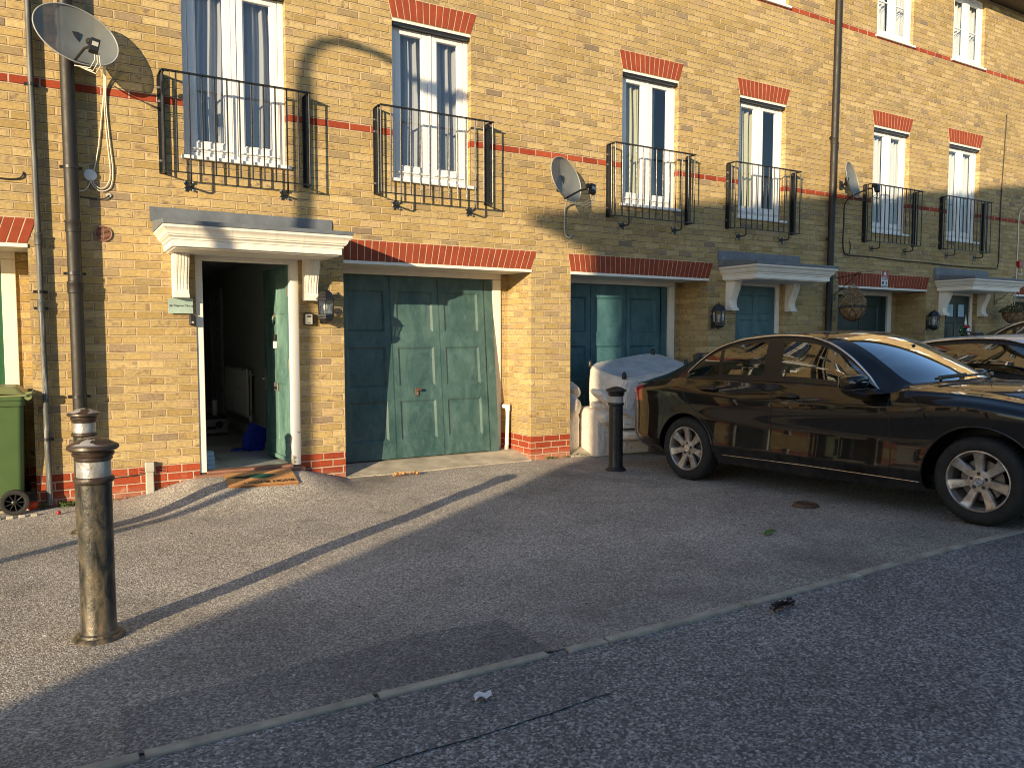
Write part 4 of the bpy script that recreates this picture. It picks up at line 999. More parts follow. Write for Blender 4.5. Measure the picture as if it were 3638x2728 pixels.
g = MB(); g.tube([(4.796, .44, .03), (4.80, .44, .14)], .027, 14); g.build('pipe_foot', 'lgrey', t, smooth='auto')

# alarm sign over the dark garage
t = empty('alarm_sign', (11.618, -.02, 2.41), 'red and white alarm sign fixed over the dark garage arch', 'sign')
g = MB(); g.box(11.53, 11.70, -.016, -.006, 2.275, 2.535); g.build('sign_board', 'signw', t, bev=.003)
g = MB(); g.box(11.53, 11.70, -.0185, -.0165, 2.42, 2.535); g.build('red_panel', 'red2', t)
SO = (11.618, -.02, 2.41)
text_mesh('lettering', 'ALARM', .048, 'signblk', t, (11.615, -.017, 2.395), FACE, SO)
text_mesh('panel_lettering', 'SECURITY', .024, 'signw', t, (11.615, -.0195, 2.437), FACE, SO)
g = MB(); g.prism([(11.59, 2.462), (11.64, 2.462), (11.64, 2.49), (11.65, 2.49), (11.615, 2.522), (11.58, 2.49), (11.59, 2.49)], 'y', -.0205, -.019); g.build('sign_emblem', 'signw', t)
g = MB(); g.prism([(11.545, 2.32), (11.575, 2.31), (11.60, 2.335), (11.60, 2.36), (11.545, 2.36)], 'y', -.018, -.0165); g.build('camera_symbol', 'signblk', t)
g = MB(); g.prism([(11.64, 2.31), (11.665, 2.31), (11.668, 2.35), (11.655, 2.365), (11.64, 2.35)], 'y', -.018, -.0165); g.build('bell_symbol', 'signblk', t)
g = MB(); g.box(11.545, 11.685, -.018, -.0165, 2.283, 2.296); g.build('blue_strip', 'cyan', t)

# ------------------------------------------------------------------ hanging baskets
def basket(x, y, zr, label, blabel, green, bx, mirror=1):
    r = .185
    b = empty('basket_bracket', (bx, 0, 2.3), blabel, 'bracket', 'scrolled iron basket brackets')
    g = MB(); g.box(bx - .008, bx + .008, -.012, -.002, 2.05, 2.46)
    g.tube([(bx, -.012, 2.36), (bx + .0, -.45, 2.40)], .006, 6)
    g.tube([(bx, -.012, 2.10), (bx, -.15, 2.18), (bx, -.3, 2.31), (bx, -.43, 2.42), (bx, -.47, 2.43), (bx, -.485, 2.40), (bx, -.465, 2.38)], .006, 6)
    g.tube([(bx, -.012, 2.40), (bx, -.04, 2.42), (bx, -.055, 2.40), (bx, -.04, 2.38), (bx, -.03, 2.395)], .005, 6)
    g.tube([(bx, -.012, 2.08), (bx, -.04, 2.06), (bx, -.055, 2.085), (bx, -.04, 2.105)], .005, 6)
    g.tube([(bx, -.45, 2.40), (bx, -.47, 2.36), (bx, -.455, 2.33), (bx, -.44, 2.35)], .005, 6)
    g.build('iron_scroll', 'iron', b, smooth='auto')
    t = empty('hanging_basket', (x, y, zr), label, 'hanging basket', 'hanging baskets of plants over the garages')
    g = MB(); prof = [(r * math.cos(a), zr - r * 1.05 * math.sin(a)) for a in [R(v) for v in range(0, 91, 9)]]
    g.lathe([(max(p[0], .0001), p[1]) for p in prof], 28, c=(x, y, 0)); g.build('coco_liner', 'cfig', t, smooth=True)
    g = MB(); g.tube([(x + (r + .008) * math.cos(k * .224), y + (r + .008) * math.sin(k * .224), zr) for k in range(28)], .005, 6, closed=True)
    for k in range(10):
        a = k * .628
        g.tube([(x + (r + .006) * math.cos(R(q)) * math.cos(a + q * .008), y + (r + .006) * math.cos(R(q)) * math.sin(a + q * .008), zr - (r * 1.05 + .006) * math.sin(R(q))) for q in range(0, 90, 11)], .0035, 5)
        g.tube([(x + (r + .006) * math.cos(R(q)) * math.cos(a - q * .008), y + (r + .006) * math.cos(R(q)) * math.sin(a - q * .008), zr - (r * 1.05 + .006) * math.sin(R(q))) for q in range(0, 90, 11)], .0035, 5)
    g.build('wire_frame', 'brownm', t)
    g = MB()
    for k in range(3):
        a = k * 2.09 + .4; g.tube([(x + r * math.cos(a), y + r * math.sin(a), zr), (x, y, 2.36)], .0025, 5)
    g.build('chain', 'iron', t)
    g = MB(); rnd = random.Random(int(x * 10))
    for k in range(2300 if not green else 1700):
        a = rnd.random() * 6.283; q = math.sqrt(rnd.random()); hh = (.36 if not green else .15) * (1 - .75 * q * q) * (.3 + .7 * rnd.random())
        sp = 1.0 if not green else 1.25
        p = Vector((x + r * sp * q * math.cos(a), y + r * sp * q * math.sin(a), zr - .01 + hh)); s_ = .015 if not green else .017
        d = Vector((rnd.uniform(-1, 1), rnd.uniform(-1, 1), rnd.uniform(-.2, 1.2))).normalized(); e = d.cross(Vector((rnd.random(), rnd.random(), rnd.random()))).normalized()
        L_ = s_ * rnd.uniform(.8, 2.4)
        g.add([p, p + e * s_ * .5 + d * L_ * .5, p + d * L_, p - e * s_ * .5 + d * L_ * .5], [(0, 1, 2, 3)], 0 if rnd.random() < .7 else 1)
    g.build('foliage', ['dry', 'cfig'] if not green else ['leafd', 'dry'], t)
basket(10.335, -.36, 1.905, 'hanging basket of dry brown stems in front of the dark garage', 'iron scroll bracket beside the tall drainpipe', False, 10.335)
basket(14.92, -.36, 1.90, 'hanging basket of green foliage at the right edge', 'iron scroll bracket right of the farthest visible front door', True, 14.92)

# small ornament tree on the farthest door
t = empty('bauble_tree', (13.80, -.12, 1.25), 'small tree of red, green and silver baubles at the farthest visible door', 'bauble tree')
g = MB(); g.lathe([(.10, .9), (.14, 1.0), (.12, 1.35), (.02, 1.62)], 12, c=(13.80, -.12, 0)); g.build('tree_core', 'leafd', t)
rnd = random.Random(5)
for mt in ('bauble_r', 'bauble_g', 'bauble_s') * 1:
    for k in range(22):
        g = MB()
        z = rnd.uniform(1.2, 1.66); q = .155 * (1.72 - z) / .42; q = min(q, .15) + .02; a = rnd.random() * 6.283
        g.sphere((13.80 + q * math.cos(a), -.12 + q * math.sin(a), z), rnd.uniform(.018, .030), 10, 6); g.build('bauble', mt, t, smooth=True)
g = MB(); g.lathe([(.016, 1.66), (.022, 1.70), (.006, 1.80), (.0001, 1.86)], 10, c=(13.80, -.12, 0)); g.build('finial', 'upvc', t, smooth=True)
g = MB(); g.lathe([(.10, .23), (.12, .5), (.13, .55), (.05, .56), (.03, .95)], 16, c=(13.80, -.12, 0)); g.build('pot', 'blackp', t, smooth='auto')

# ------------------------------------------------------------------ bollards
def bollard(loc, mat, label, rot=0.):
    r = empty('bollard', loc, label, 'bollard', 'cast iron bollards along the houses', local=True, rz=rot)
    g = MB(); g.lathe([(.118, -.02), (.118, .012), (.110, .022), (.096, .026), (.094, .036), (.084, .042), (.0795, .055), (.0785, .3), (.0772, .765), (.080, .768), (.088, .773), (.0915, .784), (.088, .796), (.080, .801)], 48); g.build('shaft', mat, r, smooth='auto')
    g = MB(); g.lathe([(.0768, .800), (.0765, .878)], 48); g.build('reflective_band', 'silver' if mat == 'rust' else 'lgrey', r, smooth='auto')
    g = MB(); g.lathe([(.0775, .876), (.083, .879), (.086, .886), (.083, .893), (.081, .896), (.088, .898), (.093, .905), (.094, .915), (.086, .920), (.086, .924), (.106, .928), (.1155, .937), (.113, .950), (.104, .957), (.094, .959), (.090, .962), (.070, .974), (.040, .984), (.015, .988), (.0001, .9885)], 48); g.build('cap', mat, r, smooth='auto')
    return r
b1 = bollard((.157, -3.502, -.004), 'rust', 'nearest rusty silver banded bollard in the left foreground')
b1.scale.z = 1.012; b2 = copy_tree(b1); b2.location = (.192, -1.12, -.01); b2.scale.z = .965; b2.rotation_euler.z = 1.3; b2['label'] = 'rusty bollard half hidden behind the nearest bollard'
b3 = bollard((5.355, -1.01, -.004), 'bolblack', 'dark painted bollard standing in front of the upturned sofa', 2.); b3.scale.z = .942

# ------------------------------------------------------------------ doormat, things in the hall
MO = (1.70, -.03, .17)
t = empty('doormat', MO, 'brown coir doormat lying askew outside the open front door', 'doormat')
Tm = Matrix.Translation((1.675, -.265, 0)) @ Matrix.Rotation(R(-4.5), 4, 'Z')
def mz(x, y):
    p = Tm @ Vector((x, y, 0)); return gz(p.x, p.y) + .016 + .012 * ss(-.3, -.08, p.y)
g = MB()
def mf(top):
    return lambda u, v: Tm @ Vector((-.315 + .63 * u, -.21 + .41 * v, 0)) + Vector((0, 0, mz(-.315 + .63 * u, -.21 + .41 * v) + top))
g.grid(mf(.0), 40, 26); g.grid(mf(-.014), 40, 26); g.build('mat_pile', 'coir', t)
def matpoly(name, pts, mat):
    g = MB(); vs = [Tm @ Vector((x, y, 0)) + Vector((0, 0, mz(x, y) + .0015)) for x, y in pts]; c = sum(vs, Vector()) / len(vs)
    g.add(vs + [c + Vector((0, 0, .0015))], [(i, (i + 1) % len(vs), len(vs)) for i in range(len(vs))]); g.build(name, mat, t)
matpoly('green_motif', [(.13 * math.cos(a) * (1 + .2 * math.sin(3 * a)), .03 + .06 * math.sin(a)) for a in [i * .35 for i in range(18)]], 'tgreen')
matpoly('dark_motif', [(-.17 + .09 * math.cos(a) * (1 + .3 * math.sin(4 * a)), .02 + .035 * math.sin(a)) for a in [i * .35 for i in range(18)]], 'tdark')
zt = mz(0, -.15); tl = Matrix.Rotation(math.atan2(mz(0, -.12) - mz(0, -.18), .06), 3, 'X')
tp = Tm @ Vector((0, -.14, 0)); text_mesh('lettering', 'WELCOME HOME', .072, 'tdark', t, (tp.x, tp.y, zt + .005), Matrix.Rotation(R(-4.5), 3, 'Z') @ tl, MO, .0015)
t = empty('dustpan', (1.92, 1.35, .172), 'blue plastic dustpan leaning on its edge on the hall floor', 'dustpan')
Td = Matrix.Translation((1.90, 1.35, .185)) @ Matrix.Rotation(R(8), 4, 'X') @ Matrix.Rotation(R(28), 4, 'Y')
g = MB(); g.prism([(-.13, .30), (.13, .30), (.135, .12), (.09, .03), (.0, .0), (-.09, .03), (-.135, .12)], 'y', -.004, .0, T=Td)
g.prism([(-.135, .12), (-.09, .03), (0, 0), (.09, .03), (.135, .12), (.145, .12), (.1, .02), (0, -.012), (-.1, .02), (-.145, .12)], 'y', -.05, .0, T=Td); g.build('pan', 'blue', t, bev=.003)
g = MB(); g.tube([Td @ Vector((0, -.02, .0)), Td @ Vector((-.06, -.03, -.012)), Vector((1.70, 1.30, .20))], .012, 8); g.build('pan_handle', 'blue', t, smooth='auto')
g = MB(); g.box(1.75, 2.10, 1.42, 1.47, .172, .20); tag(g.build('hall_brush', 'blackp', bev=.006), 'black brush head lying behind the blue dustpan', 'brush')
t = empty('carton', (1.80, 3.1, .172), 'black and white printed carton on the hall floor', 'box')
g = MB(); g.box(1.60, 1.985, 3.0, 3.28, .172, .43); g.build('carton_body', 'boxw', t)
g = MB(); g.box(1.599, 1.986, 2.998, 3.281, .385, .431); g.box(1.599, 1.986, 2.998, 3.281, .171, .20); g.build('carton_bands', 'signblk', t)
g = MB(); g.sphere((1.88, 2.997, .31), .05, 16, 8, sc=(1, .03, 1)); g.box(1.72, 1.84, 2.996, 2.999, .25, .29); g.build('carton_print', 'signblk', t)
g = MB(); g.lathe([(.034, .431), (.034, .63)], 20, c=(1.845, 3.12, 0)); tag(g.build('paper_roll', 'paper', smooth='auto'), 'white paper roll standing on the hall carton', 'paper roll')
t = empty('radiator', (2.2, 3.1, .75), 'white panel radiator on the hall wall', 'radiator')
g = MB(); g.box(2.12, 2.15, 2.45, 3.85, .44, 1.06)
for k in range(34): g.box(2.114, 2.1199, 2.48 + k * .04, 2.50 + k * .04, .47, 1.03)
g.build('radiator_panel', 'upvc', t, bev=.003)
g = MB(); g.box(2.17, 2.19, 2.47, 3.83, .46, 1.04); g.box(2.15, 2.234, 2.5, 2.53, .98, 1.0); g.build('rear_panel', 'upvc', t)
g = MB(); g.tube([(2.16, 2.43, .44), (2.16, 2.43, .18)], .008, 8); g.lathe([(.02, .40), (.022, .46)], 10, c=(2.16, 2.43, 0)); g.build('radiator_valve', 'upvc', t, smooth='auto')
for k in range(4):
    g = MB(); g.box(1.245 + .004 * k, 1.36 - .003 * k, .30, .42, .1725 + .042 * k, .211 + .042 * k); tag(g.build('blue_packet', 'pblue', bev=.003), ('lowest pale blue packet, resting on the hall tiles', 'second pale blue packet from the hall floor', 'third pale blue packet from the hall floor', 'topmost pale blue packet of the stack inside the open door')[k], 'packet', 'stacked pale blue packets in the hall')

# ------------------------------------------------------------------ wheelie bin
t = empty('wheelie_bin', (-.50, .1, 0), 'green wheelie bin with a faded lid standing by the green garage door', 'wheelie bin')
X1, X0, Y0_, Y1_ = -.215, -.80, -.16, .42
g = MB()
def bsec(z, ins, r_=.045):
    x0, x1, y0, y1 = X0 + ins * 1.2, X1 - ins * .45, Y0_ + ins, Y1_ - ins; pts = []
    for cx, cy, a0 in ((x1 - r_, y1 - r_, 0), (x0 + r_, y1 - r_, 90), (x0 + r_, y0 + r_, 180), (x1 - r_, y0 + r_, 270)):
        for k in range(6): a = R(a0 + 18 * k); pts.append((cx + r_ * math.cos(a), cy + r_ * math.sin(a), z))
    return pts
secs = [bsec(.04, .07), bsec(.10, .062), bsec(.5, .036), bsec(.90, .012), bsec(.905, -.008), bsec(.925, -.012), bsec(.945, -.012), bsec(.955, -.022), bsec(.985, -.024), bsec(.988, -.01)]
vs = [p for s_ in secs for p in s_]; n = len(secs[0]); g.add(vs, [(i * n + k, i * n + (k + 1) % n, (i + 1) * n + (k + 1) % n, (i + 1) * n + k) for i in range(len(secs) - 1) for k in range(n)] + [tuple(range(n))])
for x in (-.70, -.60): g.box(x, x + .02, Y0_ + .01, Y0_ + .045, .25, .90)
g.box(X1 - .012, X1 + .03, -.05, .31, .93, .945)
g.build('bin_body', 'bin', t, smooth='auto')
g = MB()
def lf(u, v):
    x = X0 - .03 + (X1 - X0 + .05) * u; y = Y0_ - .03 + (Y1_ - Y0_ + .06) * v; e = min(ss(0, .12, u), ss(0, .12, 1 - u), ss(0, .14, v), ss(0, .14, 1 - v))
    return (x, y, 1.0 + .055 * e + .012 * math.sin(u * 3.14))
g.grid(lf, 24, 24); g.box(X0 - .03, X1 + .02, Y0_ - .03, Y0_ - .024, .985, 1.0); g.box(X1 + .014, X1 + .02, Y0_ - .024, Y1_ + .03, .985, 1.0); g.build('bin_lid', 'binl', t, smooth='auto')
g = MB(); g.tube([(X1 + .015, Y0_ + .0, 1.00), (X1 + .055, Y0_ + .0, 1.01), (X1 + .065, Y0_ + .02, 1.0), (X1 + .065, Y1_ - .02, 1.0), (X1 + .02, Y1_, 1.0)], .016, 10); g.tube([(X1 + .03, Y0_ - .01, .98), (X1 + .03, Y0_ + .06, .98)], .028, 12); g.build('bin_handle', 'binl', t, smooth='auto')
for y in (Y0_ - .01, Y1_ + .01):
    s_ = -1 if y < 0 else 1
    g = MB(); g.lathe([(.072, s_ * .022), (.085, s_ * .026), (.105, s_ * .022), (.108, 0), (.105, -s_ * .022), (.07, -s_ * .022)], 32, c=(-.308, y, .102), axis='y', cap=False); wv = g.build('wheel', 'tyre', t, smooth='auto')
    g = MB(); g.lathe([(.078, s_ * .018), (.070, s_ * .020), (.066, s_ * .004)], 32, c=(-.308, y, .102), axis='y', cap=False); g.lathe([(.022, -.0), (.022, s_ * .022), (.014, s_ * .028), (.0001, s_ * .028)], 16, c=(-.308, y, .102), axis='y')
    for k in range(9):
        a = k * .698; g.tube([(-.308 + .02 * math.cos(a), y + s_ * .012, .102 + .02 * math.sin(a)), (-.308 + .07 * math.cos(a), y + s_ * .012, .102 + .07 * math.sin(a))], .0055, 5)
    g.lathe([(.075, -s_ * .004), (.0001, -s_ * .004)], 24, c=(-.308, y, .102), axis='y')
    g.build('wheel_hub', 'blackp', wv, org=ORG[t.name], smooth='auto')

# ------------------------------------------------------------------ sofas
def blob(g, c, size, rot=0, e=.35, n=28, m=18, wr=.012, seed=0, mi=0, tilt=0):
    T = Matrix.Translation(c) @ Matrix.Rotation(rot, 4, 'Z') @ Matrix.Rotation(tilt, 4, 'Y')
    def pw(v, p): return math.copysign(abs(v) ** p, v)
    vs = []
    for j in range(m + 1):
        ph = -math.pi / 2 + math.pi * j / m
        for i in range(n):
            th = 2 * math.pi * i / n
            p = Vector((pw(math.cos(ph), e) * pw(math.cos(th), e) * size[0], pw(math.cos(ph), e) * pw(math.sin(th), e) * size[1], pw(math.sin(ph), e) * size[2]))
            q = noise.noise(p * 4 + Vector((seed, seed * 2, 0))) * wr * 2 + noise.noise(p * 13 + Vector((0, seed, 5))) * wr * .6
            vs.append(T @ (p * (1 + q / max(size))))
    g.add(vs, [(j * n + i, j * n + (i + 1) % n, (j + 1) * n + (i + 1) % n, (j + 1) * n + i) for j in range(m) for i in range(n)], mi)
rz = R(-9)
t = empty('lower_sofa', (6.15, .05, 0), 'cream leather sofa with rolled arm standing on the driveway under the upturned one', 'sofa')
def U(x, y): # local sofa coordinates from its front left foot
    return Vector((5.755, -.13, 0)) + Matrix.Rotation(rz, 3, 'Z') @ Vector((x, y, 0))
g = MB(); p = U(.74, .38); blob(g, (p.x, p.y, .088), (.75, .40, .088), rz, .2, 60, 16, .02, 3); g.build('sofa_base', 'leather2', t, smooth=True)
g = MB(); p = U(.12, .36); blob(g, (p.x, p.y, .225), (.140, .40, .235), rz, .10, 60, 30, .008, 1); g.build('arm_panel', 'leather2', t, smooth=True); g = MB(); p = U(.13, .30); blob(g, (p.x, p.y, .475), (.155, .40, .105), rz, .62, 40, 24, .018, 2); g.build('arm', 'leather', t, smooth=True)
g = MB(); p = U(.13, -.06); g.lathe([(.0001, -.03), (.05, -.028), (.088, -.015), (.10, .01), (.10, .05)], 28, T=Matrix.Translation((p.x, p.y + .02, .465)) @ Matrix.Rotation(rz, 4, 'Z') @ Matrix(((1, 0, 0, 0), (0, 0, 1, 0), (0, 1, 0, 0), (0, 0, 0, 1)))); g.build('arm_front', 'leather2', t, smooth=True)
for k, (x, z, s_) in enumerate(((.52, .385, (.30, .40, .062)), (.62, .255, (.38, .47, .072)), (1.12, .375, (.3, .38, .06)), (1.25, .25, (.3, .46, .072)))):
    g = MB(); p = U(x, .30 - .03 * (z < .3)); blob(g, (p.x, p.y - .05, z), s_, rz, .5, 84, 26, .022, 5 + k); g.build('cushion', 'leather', t, smooth=True)
g = MB(); p = U(.30, .12); blob(g, (p.x, p.y, .585), (.30, .16, .065), rz - .1, .7, 48, 22, .03, 9, tilt=R(9)); g.build('loose_cushion', 'leather', t, smooth=True)
t = empty('folded_cushions', (5.60, .22, 0), 'shaded heap of cream leather cushions between brick pier and sofas', 'cushions')
g = MB(); blob(g, (5.60, .33, .60), (.20, .22, .15), .3, .7, 40, 20, .03, 12, tilt=R(28)); blob(g, (5.62, .36, .80), (.17, .19, .075), .3, .7, 36, 18, .03, 15, tilt=R(35)); g.build('cushion_heap', 'leather', t, smooth=True)
g = MB(); blob(g, (5.60, .38, .25), (.17, .20, .26), .1, .4, 40, 20, .02, 17); g.build('cushion_block', 'leather', t, smooth=True)
# upturned sofa: underside cloth faces up, tilted
def up(a, b, z):   # a along the length, b depth (0 front)
    bl = Vector((6.02, -.33)); ex = Vector((1.30, .16)); ey = Vector((-.16, .62))
    q = bl + ex * a + ey * b
    top = .945 + .30 * (q.y + .33) + .076 * (q.x - 6.02)
    return Vector((q.x, q.y, top - z))
t = empty('upturned_sofa', (6.5, 0, .5), 'cream leather sofa lying upside down with black feet pointing up', 'sofa')
def shell(u, v):   # wraps round the sides: u round, v down
    per = [(0, 0), (1, 0), (1, 1), (0, 1)]; k = int(u * 4) % 4; f = u * 4 - int(u * 4)
    a0, b0 = per[k]; a1, b1 = per[(k + 1) % 4]
    rr = .07
    a = a0 + (a1 - a0) * f; b = b0 + (b1 - b0) * f
    # round the corners in plan
    cx, cy = a - .5, b - .5; e = 5.; nrm = (abs(cx * 2) ** e + abs(cy * 2) ** e) ** (1 / e); cx, cy = cx / nrm * 1.0, cy / nrm * 1.0
    bul = 1 + .03 * math.sin(v * 3.0) - .10 * (1 - ss(0, .06, v)) * 0
    edge = .965 + .035 * ss(0, .05, v)
    z = .0 + .60 * v + .015 * (1 if v > .02 else 0)
    p = up(.5 + cx * edge * bul, .5 + cy * edge * bul, z * (1.) )
    w_ = .014 * noise.noise(Vector((p.x * 3, p.y * 3, p.z * 2))) + .014 * max(0, v - .55) * noise.noise(Vector((p.x * 8, p.y * 8, p.z * 16)))
    return p + Vector((w_, -abs(w_) - .06 * ss(.6, 1., v) * (1 if b < .2 else 0), 0))
g = MB(); g.grid(shell, 160, 40); g.build('leather_cover', 'leather2', t, smooth=True)
g = MB()
def ut(u, v):
    cx, cy = u - .5, v - .5; e = 5.; mx = max(abs(cx), abs(cy)) * 2
    nrm = ((abs(cx * 2) ** e + abs(cy * 2) ** e) ** (1 / e)) / max(mx, 1e-6) if mx > 0 else 1
    p = up(.5 + cx / nrm * .966, .5 + cy / nrm * .966, .0 + .012 * (1 - mx ** 6) + .008 * noise.noise(Vector((u * 3, v * 3, 0)))); return p
g.grid(ut, 40, 30); g.build('underside_cloth', 'under', t, smooth=True)
for u_ in (.004, .2500, .996):
    g = MB(); g.tube([shell(u_ % 1, v / 20) + Vector((0, -.001, 0)) for v in range(0, 17)], .0045, 6); g.build('seam', 'leather2', t, smooth=True)
g = MB(); g.tube([shell(k / 120, .02) + Vector((0, 0, .002)) for k in range(120)], .006, 6, closed=True); g.build('piping', 'leather2', t, smooth=True)
for a, b in ((.055, .10), (.03, .90), (.955, .12), (.93, .90)):
    p = up(a, b, 0); g = MB(); g.lathe([(.024, -.02), (.030, .0), (.027, .045), (.020, .062), (.008, .072), (.0001, .073)], 18, c=p); g.build('foot', 'blackp', t, smooth=True)
# leather folds hanging between the two sofas
t = empty('leather_flap', (6.0, -.3, .5), 'crumpled cream leather flap draped between the upturned sofa and the lower sofa', 'cushions')
g = MB()
for k, (x, y, z, s_, ti) in enumerate(((5.90, -.16, .70, (.22, .11, .050), 30), (5.98, -.21, .61, (.27, .10, .040), 32), (6.06, -.26, .535, (.27, .09, .035), 26), (6.50, -.37, .445, (.30, .07, .03), 6))):
    blob(g, (x, y, z), s_, rz, .8, 60, 24, .035, 20 + k, tilt=R(ti))
g.build('folds', 'leather', t, smooth=True)

# ------------------------------------------------------------------ litter and weeds
def scatter_leaf(g, p, s_, rnd, mi=0):
    d = Vector((rnd.uniform(-1, 1), rnd.uniform(-1, 1), rnd.uniform(.0, 1.0))).normalized(); e = d.cross(Vector((0, 0, 1))).normalized()
    g.add([p, p + e * s_ * .45 + d * s_ * .5, p + d * s_, p - e * s_ * .45 + d * s_ * .5], [(0, 1, 2, 3)], mi)
rnd = random.Random(3); g = MB()
for x0, x1, y0, y1, n, s_ in ((-.14, .12, -.10, -.01, 260, .022), (.0, .32, -.06, -.005, 220, .022), (.36, .95, -.035, -.004, 120, .014), (2.62, 4.4, -.05, .01, 260, .012), (5.05, 5.42, -.05, -.005, 140, .018), (5.42, 5.6, -.1, .05, 90, .02), (3.0, 3.4, -.10, -.03, 90, .016)):
    for k in range(n):
        x = rnd.uniform(x0, x1); y = rnd.uniform(y0, y1)
        if noise.noise((x * 7, y * 7, 3)) < -.15: continue
        scatter_leaf(g, Vector((x, y, gz(x, y) + rnd.uniform(0, s_ * 1.6))), s_ * rnd.uniform(.5, 1.1), rnd, rnd.choice((0, 0, 1)))
tag(g.build('weeds', ['leafg', 'leafd']), 'low green weeds growing along the foot of the brick wall', 'weeds', kind='stuff')
g = MB()
for k in range(90):
    x = rnd.uniform(-1, 7); y = rnd.uniform(-4.6, -.1); s_ = rnd.uniform(.006, .018); z = gz(x, y) + .003
    a = rnd.random() * 6.28; g.add([(x - s_ * math.cos(a), y - s_ * math.sin(a), z), (x - .3 * s_ * math.sin(a), y + .3 * s_ * math.cos(a), z + .004), (x + s_ * math.cos(a), y + s_ * math.sin(a), z), (x + .35 * s_ * math.sin(a), y - .35 * s_ * math.cos(a), z + .002)], [(0, 1, 2, 3)], rnd.choice((0, 0, 0, 1)))
tag(g.build('leaf_litter', ['tdark', 'paper']), 'tiny scraps of dead leaf and grit scattered over the driveway', 'litter', kind='stuff')
g = MB(); g.grid(lambda u, v: (4.32 + .15 * u, -4.01 + .035 * v * (1 - (2 * u - 1) ** 2 * .8) + .012 * u, .012 + gz(4.4, -4.0) + .022 * math.sin(v * 3.14) * (1 - (2 * u - 1) ** 4) + .006 * u), 16, 8); tag(g.build('fallen_leaf', 'leafg', smooth=True), 'single curled green leaf lying on the driveway near the black car', 'leaf')
g = MB(); g.tube([(3.25, -5.02, .04), (3.31, -5.0, .044), (3.42, -4.995, .042)], .007, 6)
for k in range(70):
    q = rnd.random(); scatter_leaf(g, Vector((3.24 + .17 * q, -5.01 + .02 * rnd.uniform(-1, 1), .035 + rnd.random() * .025)), .022, rnd)
tag(g.build('dead_twig', 'tdark'), 'dark dead twig lying on the road beyond the edging stones', 'twig')
g = MB(); g.grid(lambda u, v: (1.43 + .075 * u + .01 * v, -5.07 + .045 * v - .02 * u * u, .012 + .016 * abs(math.sin(u * 5 + v * 3)) ), 8, 6); tag(g.build('paper_scrap', 'paper', smooth=True), 'crumpled white paper scrap on the road', 'paper')
t = empty('stopcock_cover', (5.40, -3.51, gz(5.40, -3.51)), 'round rusty iron cover standing proud of the driveway beside the black car', 'cover')
zc = gz(5.40, -3.51)
g = MB(); g.lathe([(.115, zc - .01), (.105, zc + .012), (.085, zc + .03), (.07, zc + .03), (.062, zc + .018), (.0001, zc + .016)], 32, c=(5.40, -3.51, 0)); g.build('cover_ring', 'brownm', t, smooth='auto')
g = MB(); g.box(5.35, 5.45, -3.54, -3.48, zc + .0165, zc + .024); g.build('cover_lid', 'brownm', t, bev=.004)
g = MB(); g.lathe([(.0001, .0), (.035, .004), (.05, .03), (.045, .06), (.02, .07)], 10, c=(-.185, -.02, 0)); tag(g.build('plastic_scrap', 'orange', smooth='auto'), 'bright orange plastic scrap beside the wheel of the bin', 'plastic scrap')
g = MB(); g.sphere((.005, -.33, .012), .017, 12, 8); tag(g.build('red_ball', 'red2', smooth=True), 'tiny red ball on the ground near the thin grey pipe', 'ball')
g = MB()
for k in range(14): g.box(-1.3 + .085 * k, -1.3 + .085 * k + .05, -.30, -.27, -.02, .016)
tag(g.build('drain_channel', 'conc', bev=.006), 'row of small concrete drain blocks in front of the bin', 'drain channel')
g = MB()
for k in range(60): scatter_leaf(g, Vector((3.05 + .3 * rnd.random(), -.17 - .06 * rnd.random(), .008 + .02 * rnd.random())), .035, rnd)
tag(g.build('dry_leaves', 'coir'), 'small heap of dry orange leaves before the tilted garage door', 'dry leaves', kind='stuff')

# ------------------------------------------------------------------ cars
def tab(*ps): return pchip([p[0] for p in ps], [p[1] for p in ps])
PLAN = tab((-.90, .30), (-.88, .46), (-.83, .59), (-.75, .70), (-.62, .785), (-.45, .838), (-.2, .872), (.3, .885), (2.3, .885), (2.7, .872), (3.0, .835), (3.2, .77), (3.33, .68), (3.42, .55), (3.47, .36))
Z0T = tab((-.9, .36), (-.7, .31), (-.4, .27), (.3, .215), (2.3, .18), (3.0, .19), (3.47, .25))
Z1T = tab((-.9, .42), (-.4, .33), (.3, .315), (2.3, .275), (3.0, .27), (3.47, .32))
Z4T = tab((-.9, .90), (-.5, .925), (0, .905), (.9, .848), (2.0, .845), (2.5, .872), (3.0, .805), (3.3, .72), (3.47, .60))
Z5T = tab((-.9, .955), (-.6, 1.0), (-.3, 1.028), (0, 1.053), (.9, 1.032), (1.45, 1.006), (1.93, .945), (2.1, .962), (2.5, .945), (2.94, .878), (3.3, .77), (3.47, .65))
Y5T = tab((-.9, .80), (0, .79), (1.9, .80), (2.2, .78), (3.47, .76))
Z6T = tab((-.9, .968), (-.5, 1.018), (-.03, 1.056), (-.02, 1.10), (.03, 1.155), (.133, 1.244), (.293, 1.348), (.45, 1.402), (.606, 1.430), (.903, 1.448), (1.185, 1.430), (1.388, 1.373), (1.586, 1.258), (1.78, 1.084), (1.90, .958), (1.95, .955), (2.1, .974), (2.5, .955), (2.94, .89), (3.3, .782), (3.47, .66))
Z7T = tab((-.9, .985), (-.6, 1.045), (-.42, 1.085), (-.16, 1.195), (.15, 1.345), (.36, 1.425), (.65, 1.468), (1.02, 1.470), (1.3, 1.438), (1.45, 1.388), (1.6, 1.312), (1.8, 1.172), (2.0, 1.030), (2.06, 1.008), (2.2, 1.0), (2.47, .972), (2.94, .905), (3.3, .80), (3.47, .68))
Y7T = tab((-.9, .60), (-.42, .64), (.15, .60), (.65, .60), (1.3, .60), (1.6, .63), (2.0, .715), (2.2, .68), (3.47, .55))
